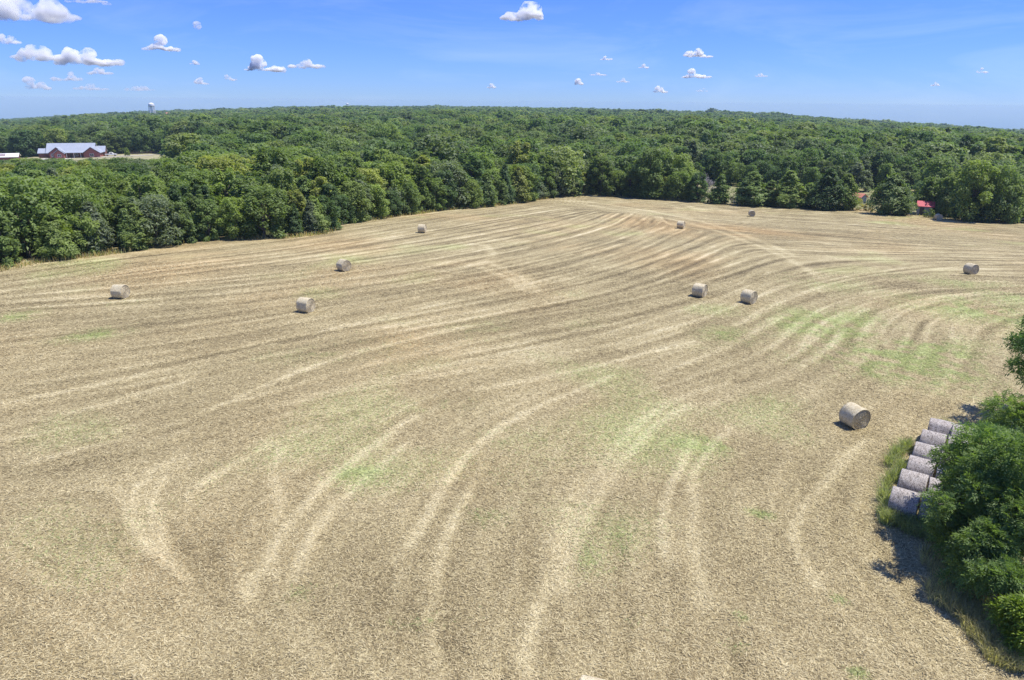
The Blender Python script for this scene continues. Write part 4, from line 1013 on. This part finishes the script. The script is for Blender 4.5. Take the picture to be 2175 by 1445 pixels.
m = MB(); gable_roof(m, -9.6, -2.8, -1.0, 4, 2.8, 2.5, 'y', 0.45); m.build('left_gable_roof', M_roof, house)
m = MB(); gable_wall(m, -7.2, -2.9, -2.4, -0.9, 2.6, 1.7, 'y'); m.build('porch_gable_wall', M_brick, house)
m = MB(); gable_roof(m, -7.2, -2.9, -2.4, -0.9, 2.6, 1.7, 'y', 0.4); m.build('porch_gable_roof', M_roof, house)
m = MB(); gable_wall(m, -15.5, -10.9, 3.5, 9.5, 2.4, 1.9, 'x'); m.build('side_wing_wall', M_brick_d, house)
m = MB(); gable_roof(m, -15.5, -10.9, 3.5, 9.5, 2.4, 1.9, 'x', 0.4); m.build('side_wing_roof', M_roof, house)
m = MB(); gable_wall(m, 9.4, 14.0, 5, 10.5, 2.8, 2.4, 'x'); m.build('rear_wing_wall', M_brick_d, house)
m = MB(); gable_roof(m, 9.4, 14.0, 5, 10.5, 2.8, 2.4, 'x', 0.4); m.build('rear_wing_roof', M_roof, house)
for (x0, x1, y, h, r_) in ((6.0, 13.2, -3.75, 2.8, 2.6), (-7.2, -2.9, -2.85, 2.6, 1.7), (-9.6, -2.8, -1.5, 2.8, 2.5)):
    m = MB(); c = (x0 + x1) / 2; k = r_ / ((x1 - x0) / 2); e_ = .5
    for xs in (x0 - e_, x1 + e_): m.prism([(c, y, h + r_ - .28), (xs, y, h - k * e_ - .28), (xs, y, h - k * e_ + .02), (c, y, h + r_ + .02)], (0, 0.09, 0))
    m.build('gable_trim', M_trim, house)
window(house, 9.6, -3.2, 1.55, 1.7, 1.3); window(house, -5.0, -2.4, 1.45, 1.5, 1.2); window(house, -8.4, -1.0, 1.5, 0.9, 1.3); window(house, 1.5, 1.5, 1.5, 1.8, 1.2)
d = MB().box((-0.6, 1.46, 1.1), (1.0, 0.1, 2.1)).build('door', M_trim, house); MB().box((-0.25, 1.38, 1.05), (.06, .06, .2)).build('handle', M_white, d)
for x in (-2.3, 1.0, 4.0, 5.6): MB().tube([(x, -0.4, 0), (x, -0.4, 2.7)], 0.13, 8).build('porch_post', M_white, house)
MB().prism([(-2.6, -0.9, 2.55), (-2.6, -0.9, 2.7), (-2.6, 2.2, 3.5), (-2.6, 2.2, 3.35)], (8.4, 0, 0)).build('porch_roof', M_roof, house)
MB().box((1.7, -3.8, -0.1), (30, 5.4, 0.3)).build('concrete_apron', M_conc, house)
# gravel drive
hm = house.matrix_basis
def drive(u, v):
    q = hm @ Vector((12 + 26 * u, -5.5 + 5.0 * v - 2.5 * math.sin(u * 2.2), 0)); return (q.x, q.y)
patch('driveway', M_gravel, drive, 16, 8, 0.12, 'pale gravel drive beside the brick house')
# pickup truck
tq = hm @ Vector((17.5, 1.5, 0)); trk = empty('pickup_truck', (tq.x, tq.y, H1(tq.x, tq.y) + 0.1), yaw + R(2))
tag(trk, 'white pickup truck parked beside the red brick house', 'truck')
m = MB(); m.prism([(-2.7, -.9, .5), (2.6, -.9, .5), (2.7, -.9, .95), (1.35, -.9, 1.12), (-.1, -.9, 1.15), (-2.7, -.9, 1.15)][::-1], (0, 1.8, 0)); m.build('body', M_white, trk)
m = MB(); m.prism([(-.9, -.82, 1.15), (1.25, -.82, 1.13), (.55, -.75, 1.82), (-.75, -.75, 1.84)][::-1], (0, 1.6, 0)); cb = m.build('cab', M_white, trk)
for y in (-.86, .83): MB().box((0.1, y, 1.47), (1.15, .04, .36)).build('window', M_glass, cb)
MB().box((-1.85, 0, 1.165), (1.6, 1.5, 0.02)).build('truck_bed', M_trim, trk)
for x in (-1.75, 1.75):
    for y in (-.85, .85): MB().tube([(x, y - .12, .38), (x, y + .12, .38)], .38, 14).build('wheel', M_trim, trk)
MB().box((2.7, 0, .62), (.12, 1.8, .2)).build('bumper', M_glass, trk)
# pipe fence beside the drive
M_pipe = plain('brown_pipe', (0.16, 0.11, 0.08), 0.7, 0.2)
fn = hm @ Vector((24, 6.5, 0)); fe = empty('pipe_fence', (fn.x, fn.y, H1(fn.x, fn.y)), yaw); tag(fe, 'brown pipe fence round the paddock right of the brick house', 'fence')
for k in range(11):
    q = hm @ Vector((24 + k * 2.4, 6.5, 0)); zz = H1(q.x, q.y) - H1(fn.x, fn.y)
    MB().tube([(k * 2.4, 0, zz - .2), (k * 2.4, 0, zz + 1.45)], .07, 6).build('post', M_pipe, fe)
qe = hm @ Vector((24 + 24, 6.5, 0)); ze = H1(qe.x, qe.y) - H1(fn.x, fn.y)
for z in (.5, .95, 1.38): MB().tube([(0, 0, z), (24, 0, z + ze)], .045, 6).build('rail', M_pipe, fe)
g = hm @ Vector((25.5, -2.5, 0)); o = plant_tree('yard_tree', BP[2], (g.x, g.y, H1(g.x, g.y)), 4.2, 1.0, 1.0, 'bright green'); tag(o, 'small round tree on the drive beside the white pickup', 'tree')
# outbuilding cut by the left border
ob = ground(8, 345); be = empty('outbuilding', (ob.x, ob.y, ob.z), math.atan2(-ob.x, ob.y) + R(-8)); tag(be, 'low outbuilding with pale metal roof cut by the left border', 'building')
m = MB(); gable_wall(m, -12, 6, 0, 9, 2.4, 1.3, 'x'); m.build('wall', M_brick_d, be)
m = MB(); gable_roof(m, -12, 6, 0, 9, 2.4, 1.3, 'x', .5); rf = m.build('roof', M_white, be)
MB().prism([(-6, .6, 2.82), (-6, 3.6, 3.69), (-6, 3.6, 3.74), (-6, .6, 2.87)], (7, 0, 0)).build('roof_panel', plain('rust_panel', (0.30, 0.24, 0.25), 0.7, 0.3, 1.0), rf)

# ------------------------------------------------------------------ sheds on the right
M_redroof = plain('red_roof', (0.55, 0.07, 0.09), 0.45, 0.08)
M_greyw = plain('grey_siding', (0.27, 0.29, 0.34), 0.7, 0.12, 2.0)
M_orange = plain('rust_red_roof', (0.55, 0.20, 0.13), 0.6, 0.12)
def shed(px, py, w_, dpt, h, rise, rot, wm, rm, label, dy=0.0):
    g = ground(px, py); g = Vector((g.x * (g.y + dy) / g.y, g.y + dy, 0)); g.z = H1(g.x, g.y)
    e = empty('shed', g, math.atan2(-g.x, g.y) + rot); tag(e, label, 'shed')
    m = MB(); gable_wall(m, -w_ / 2, w_ / 2, 0, dpt, h, rise, 'x'); wl = m.build('wall', wm, e)
    n = int(w_ / 0.45)
    for k in range(n): MB().box((-w_ / 2 + (k + .5) * w_ / n, -0.02, h / 2), (.06, .05, h - .1)).build('batten', wm, wl)
    m = MB(); gable_roof(m, -w_ / 2, w_ / 2, 0, dpt, h, rise, 'x', .35, .1); m.build('roof', rm, e)
    d_ = MB().box((-w_ * .2, -0.05, h * .42), (.9, .06, h * .8)).build('door', M_trim, e); MB().box((-w_ * .2 + .3, -0.1, h * .42), (.06, .05, .18)).build('handle', M_white, d_)
    return e
shed(1962, 458, 3.1, 3.0, 2.3, .9, R(3), M_greyw, M_redroof, 'grey shed with bright red roof half hidden by trees', 0.0)
shed(1816, 440, 2.6, 2.6, 1.9, .8, R(-35), M_greyw, M_orange, 'small shed with faded red roof behind the yellow-green weeds', 10.0)
shed(2168, 470, 7.0, 4.0, 2.2, .8, R(5), M_white, M_white, 'pale shed behind the trees at the right border', 8.0)
M_wood = plain('weathered_post', (0.20, 0.17, 0.14), 0.9, 0.3)
fg = ground(2120, 473); fe = empty('wire_fence', fg); tag(fe, 'short run of wooden posts and wire at the right field corner', 'fence')
pts = [ground(px, 473 + (px - 2120) * .05) - fg for px in range(2120, 2200, 14)]
for q in pts: MB().tube([q - Vector((0, 0, .2)), q + Vector((0, 0, 1.3))], .07, 6).build('post', M_wood, fe)
for z in (.5, .9, 1.2): MB().tube([q + Vector((0, 0, z)) for q in pts], .012, 4).build('wire', M_greyw, fe)

# ------------------------------------------------------------------ far roads, roofs and water towers
M_asph = plain('grey_asphalt', (0.16, 0.16, 0.17), 0.9, 0.1)
def road(u, v):
    y = 1000 + 1000 * v; px = 1630 - (y - 1300) * 0.05 + (u - .5) * 13; t_ = tx_of(px); return (t_ * y, y)
patch('road', M_gravel, road, 4, 60, 0.8, 'pale road climbing through the far wood')
patch('lane', M_asph, fan(2150, 2320, lambda t_: float(edge_y(t_)) + 28, lambda t_: float(edge_y(t_)) + 38), 12, 4, 0.08, 'grey lane behind the trees at the right border')
def tower(px, Y, ytop, diam, label, legs=6, name='water_tower'):
    top = at_Y(px, ytop, Y); gz = H1(top.x, top.y); Ht = top.z - gz
    e = empty(name, (top.x, top.y, gz)); tag(e, label, 'water tower')
    rr = diam / 2; zt = Ht - rr * 0.62; th = rr * 0.5
    prof = [(rr * 0.18, zt - th - rr * .42), (rr * .6, zt - th - rr * .33), (rr * .92, zt - th - rr * .12), (rr, zt - th), (rr, zt)]
    prof += [(rr * math.cos(a), zt + rr * .62 * math.sin(a)) for a in np.linspace(0.2, 1.5, 7)]
    tk = MB().lathe(prof, 28).build('tank', M_white, e, True)
    MB().lathe([(rr * .04, Ht - .1), (rr * .16, Ht), (rr * .16, Ht + .5), (rr * .03, Ht + .9)], 12).build('vent_cap', M_white, tk)
    MB().lathe([(rr * 1.0, zt - th - .1), (rr * 1.12, zt - th - .1), (rr * 1.12, zt - th + .9), (rr * 1.09, zt - th + .9), (rr * 1.09, zt - th + .05), (rr, zt - th + .05)], 28).build('catwalk', M_white, e)
    rb = rr * 1.22
    for k in range(legs):
        a = 2 * math.pi * k / legs + .3
        MB().tube([(rb * math.cos(a), rb * math.sin(a), -.5), (rr * .97 * math.cos(a), rr * .97 * math.sin(a), zt - th)], .62, 8).build('leg', M_white, e)
    MB().tube([(0, 0, -.5), (0, 0, zt - th - rr * .3)], .85, 12).build('riser', M_white, e)
    for f in (.35, .68):
        z = (zt - th) * f; ra = rb + (rr * .97 - rb) * f; m = MB()
        for k in range(legs):
            a, b = 2 * math.pi * k / legs + .3, 2 * math.pi * (k + 1) / legs + .3
            m.tube([(ra * math.cos(a), ra * math.sin(a), z), (ra * math.cos(b), ra * math.sin(b), z)], .16, 5)
        m.build('brace_ring', M_white, e)
    return e
tower(320.5, 1420, 218.5, 10.6, 'white water tower on tall legs above the left wood')
tower(737.5, 3300, 219.0, 11.5, 'tiny white water tower tank on the horizon')
def far_house(px, py, Y, w_, h, wm, rm, label):
    g = at_Y(px, py, Y); e = empty('far_house', (g.x, g.y, g.z), math.atan2(-g.x, g.y) + .2); tag(e, label, 'house')
    zb = H1(g.x, g.y) - g.z
    m = MB(); m.box((0, 4, (zb + h) / 2), (w_, 8, h - zb)); m.prism([(-w_ / 2, 0, h), (-w_ / 2, 4, h + 2.2), (-w_ / 2, 8, h)], (w_, 0, 0)); m.build('wall', wm, e)
    m = MB(); gable_roof(m, -w_ / 2, w_ / 2, 0, 8, h, 2.4, 'x', .5); m.build('roof', rm, e)
far_house(359, 245, 1500, 9, 2.6, M_conc, M_orange, 'tiny far house with orange roof right of the water tower')
far_house(6, 263, 1600, 22, 3.0, M_white, M_white, 'far white building at the left horizon')
far_house(1592, 258, 1850, 16, 3.5, M_white, M_white, 'far pale building at the top of the pale road')
far_house(386, 244.5, 1520, 6, 2.2, M_white, M_conc, 'tiny far pale house further right of the water tower')

# ------------------------------------------------------------------ clouds: small fair-weather cumulus
def cloud_mat(name, dens, size):
    m = bpy.data.materials.new(name); m.use_nodes = True; t = m.node_tree; t.nodes.clear()
    o = t.nodes.new('ShaderNodeOutputMaterial'); v = t.nodes.new('ShaderNodeVolumeScatter'); tc = t.nodes.new('ShaderNodeTexCoord')
    nz = noise(t, 3.2 / size, 4, 0.6, tc.outputs['Object'])
    mr = t.nodes.new('ShaderNodeMapRange'); mr.inputs['From Min'].default_value = 0.40; mr.inputs['From Max'].default_value = 0.62; mr.inputs['To Min'].default_value = 0.0; mr.inputs['To Max'].default_value = dens * 1.7
    t.links.new(nz.outputs[0], mr.inputs[0]); t.links.new(mr.outputs[0], v.inputs['Density'])
    v.inputs['Color'].default_value = (1, 1, 1, 1); v.inputs['Anisotropy'].default_value = 0.1
    t.links.new(v.outputs[0], o.inputs['Volume']); return m
ctex = bpy.data.textures.new('cloud_lumps', 'CLOUDS'); ctex.noise_depth = 4
CL = [  # px, py, half width, half height, density of the air in it, label
 (75, 22, 72, 26, 0.9, 'big ragged white cloud at the top left corner'), (8, 28, 26, 16, 0.5, 'cloud cut by the left border below the top corner'), (190, 1, 34, 7, 0.35, 'thin cloud cut by the top border at the left'),
 (1116, 24, 50, 20, 1.4, 'bright cloud near the top border right of centre'), (338, 97, 34, 12, 1.6, 'compact bright cloud high above the water tower'),
 (90, 117, 52, 16, 1.0, 'wide lumpy cloud at the left above the house'), (194, 124, 51, 17, 1.5, 'bright domed cloud right of the wide lumpy one'),
 (568, 136, 33, 17, 1.8, 'tallest bright puffy cloud left of centre'), (531, 146, 9, 5, 1.0, 'small puff left of the tallest cloud'), (653, 134, 34, 12, 1.0, 'flat-based cloud right of the tallest cloud'),
 (1477, 114, 30, 9, 1.3, 'upper of the two clouds over the bare tree'), (1478, 158, 29, 9, 1.2, 'lower of the two clouds over the bare tree'), (1288, 124, 11, 4, 1.0, 'small flat cloud above the wood right of centre'),
 (1370, 141, 12, 5, 1.0, 'small cloud left of the paired clouds'), (1231, 174, 10, 7, 0.9, 'little round cloud low above the wood centre'), (1402, 191, 15, 7, 0.8, 'low cloud just above the wood left of the road'),
 (1044, 183, 9, 5, 0.8, 'lone little cloud low over the middle of the wood'), (1323, 172, 13, 4, 0.5, 'faint streaky cloud between the little low clouds'), (18, 86, 20, 8, 0.6, 'faint cloud at the left border above the lumpy one'),
 (140, 165, 28, 8, 0.5, 'faint cloud low under the wide lumpy cloud'), (215, 152, 22, 7, 0.6, 'small cloud under the bright domed cloud'), (66, 178, 8, 11, 0.45, 'leftmost of two wispy low clouds over the outbuilding'),
 (95, 183, 11, 8, 0.45, 'right one of two wispy low clouds over the house'), (290, 188, 30, 6, 0.3, 'thin wisp just above the water tower'), (195, 186, 26, 6, 0.35, 'thin low wisp left of the water tower'),
 (414, 134, 10, 4, 0.8, 'small flat cloud right of the compact bright one'), (425, 174, 15, 6, 0.6, 'low cloud right of the water tower'), (489, 166, 12, 6, 0.4, 'wispy slanting cloud below the tallest cloud'),
 (422, 56, 5, 9, 0.3, 'tiny faint wisp high in the left sky'), (1613, 160, 13, 4, 0.5, 'faint small cloud right of the paired clouds'), (1490, 192, 11, 3, 0.5, 'tiny low cloud beneath the paired clouds'),
 (1988, 179, 8, 4, 0.7, 'tiny low cloud above the far right wood'), (2086, 151, 9, 5, 0.6, 'tiny cloud near the right border'), (1270, 157, 16, 4, 0.5, 'small faint pair of puffs near the centre sky')]
for ci_, (px, py, hw, hh, dn, lb) in enumerate(CL):
    rg = np.random.default_rng(900 + ci_); d = ray(px, py + hh); el = math.asin(d[2]); dist = min(16000, 1150 / math.tan(max(el, 0.02))) if py < 148 else 30000 + 900 * (ci_ % 7)
    c = np.array([0, 0, CAMZ]) + d * dist / math.cos(el); k = dist / F * 0.98        # metres per photograph pixel there
    W_, Hh = hw * k, 2 * hh * k; r_, u_ = crt, np.array([0, 0, 1.0]); f_ = np.array([d[0], d[1], 0]); f_ /= np.linalg.norm(f_); r_ = np.array([f_[1], -f_[0], 0])
    V, Fc = [], []
    npuff = 9 + int(rg.integers(0, 4)) + (6 if hw > 40 else 0)
    peaks = rg.uniform(-0.55, 0.55, 2)
    tmp = MB()
    def puff(x, y, z, rx, rz):
        q = r_ * x + f_ * y
        tmp.lathe([(rx * math.sin(a), -rz * math.cos(a) * (1.0 if math.cos(a) < 0 else 0.5)) for a in np.linspace(0.03, math.pi - 0.03, 11)], 18, (q[0], q[1], z))
    for x in np.linspace(-0.8, 0.8, 7):                          # ragged base
        if abs(x) > 0.5 and rg.uniform() < 0.25: continue
        puff((x + rg.uniform(-.08, .08)) * W_, rg.uniform(-.25, .25) * W_, Hh * rg.uniform(0.08, 0.22), W_ * rg.uniform(0.20, 0.32), Hh * rg.uniform(0.12, 0.22))
    for j in range(npuff):
        x = rg.uniform(-0.72, 0.72); env = max(0.22, max(math.exp(-((x - pk) / 0.30) ** 2) * a_ for pk, a_ in zip(peaks, (1.0, 0.75))))
        rad = max(Hh * rg.uniform(0.26, 0.42) * (0.5 + 0.5 * env), W_ * 0.12)
        puff(x * W_ * 0.85, rg.uniform(-0.45, 0.45) * W_ * 0.7, rg.uniform(0.2, 1.0) * max(0, Hh * env - rad) + rad * 0.5, rad * 1.2, rad)
    o = tmp.build('cloud', cloud_mat('cloud_vapour', dn * 8.0 / (Hh + 0.6 * W_), Hh + 0.4 * W_))
    o.location = c
    rm = o.modifiers.new('merge', 'REMESH'); rm.mode = 'VOXEL'; rm.voxel_size = max(W_ / 36, Hh / 26)
    dm = o.modifiers.new('lumps', 'DISPLACE'); dm.texture = ctex; dm.strength = Hh * 0.22; dm.mid_level = 0.5; dm.texture_coords = 'LOCAL'
    tag(o, lb, 'cloud', 'small clouds in the blue sky')
    # the lump size follows the cloud: own texture
    tx_ = ctex.copy(); tx_.noise_scale = Hh * 0.28; dm.texture = tx_

HAZE, HTOP, HBOT = 0.00010, 21.5, float(GZ.min()) - 1.5
# ------------------------------------------------------------------ haze
hzm = bpy.data.materials.new('haze'); hzm.use_nodes = True; t = hzm.node_tree; t.nodes.clear()
o_ = t.nodes.new('ShaderNodeOutputMaterial'); pv = t.nodes.new('ShaderNodeVolumePrincipled')
pv.inputs['Color'].default_value = (0.56, 0.75, 1.0, 1); pv.inputs['Density'].default_value = HAZE; pv.inputs['Anisotropy'].default_value = 0.0
t.links.new(pv.outputs[0], o_.inputs['Volume'])
hb_ = MB(); hb_.box((0, 1650, (HTOP + HBOT) / 2), (7220, 4120, HTOP - HBOT)); ho = hb_.build('haze', hzm); tag(ho, kind='stuff', label='thin blue summer haze over the far wood')
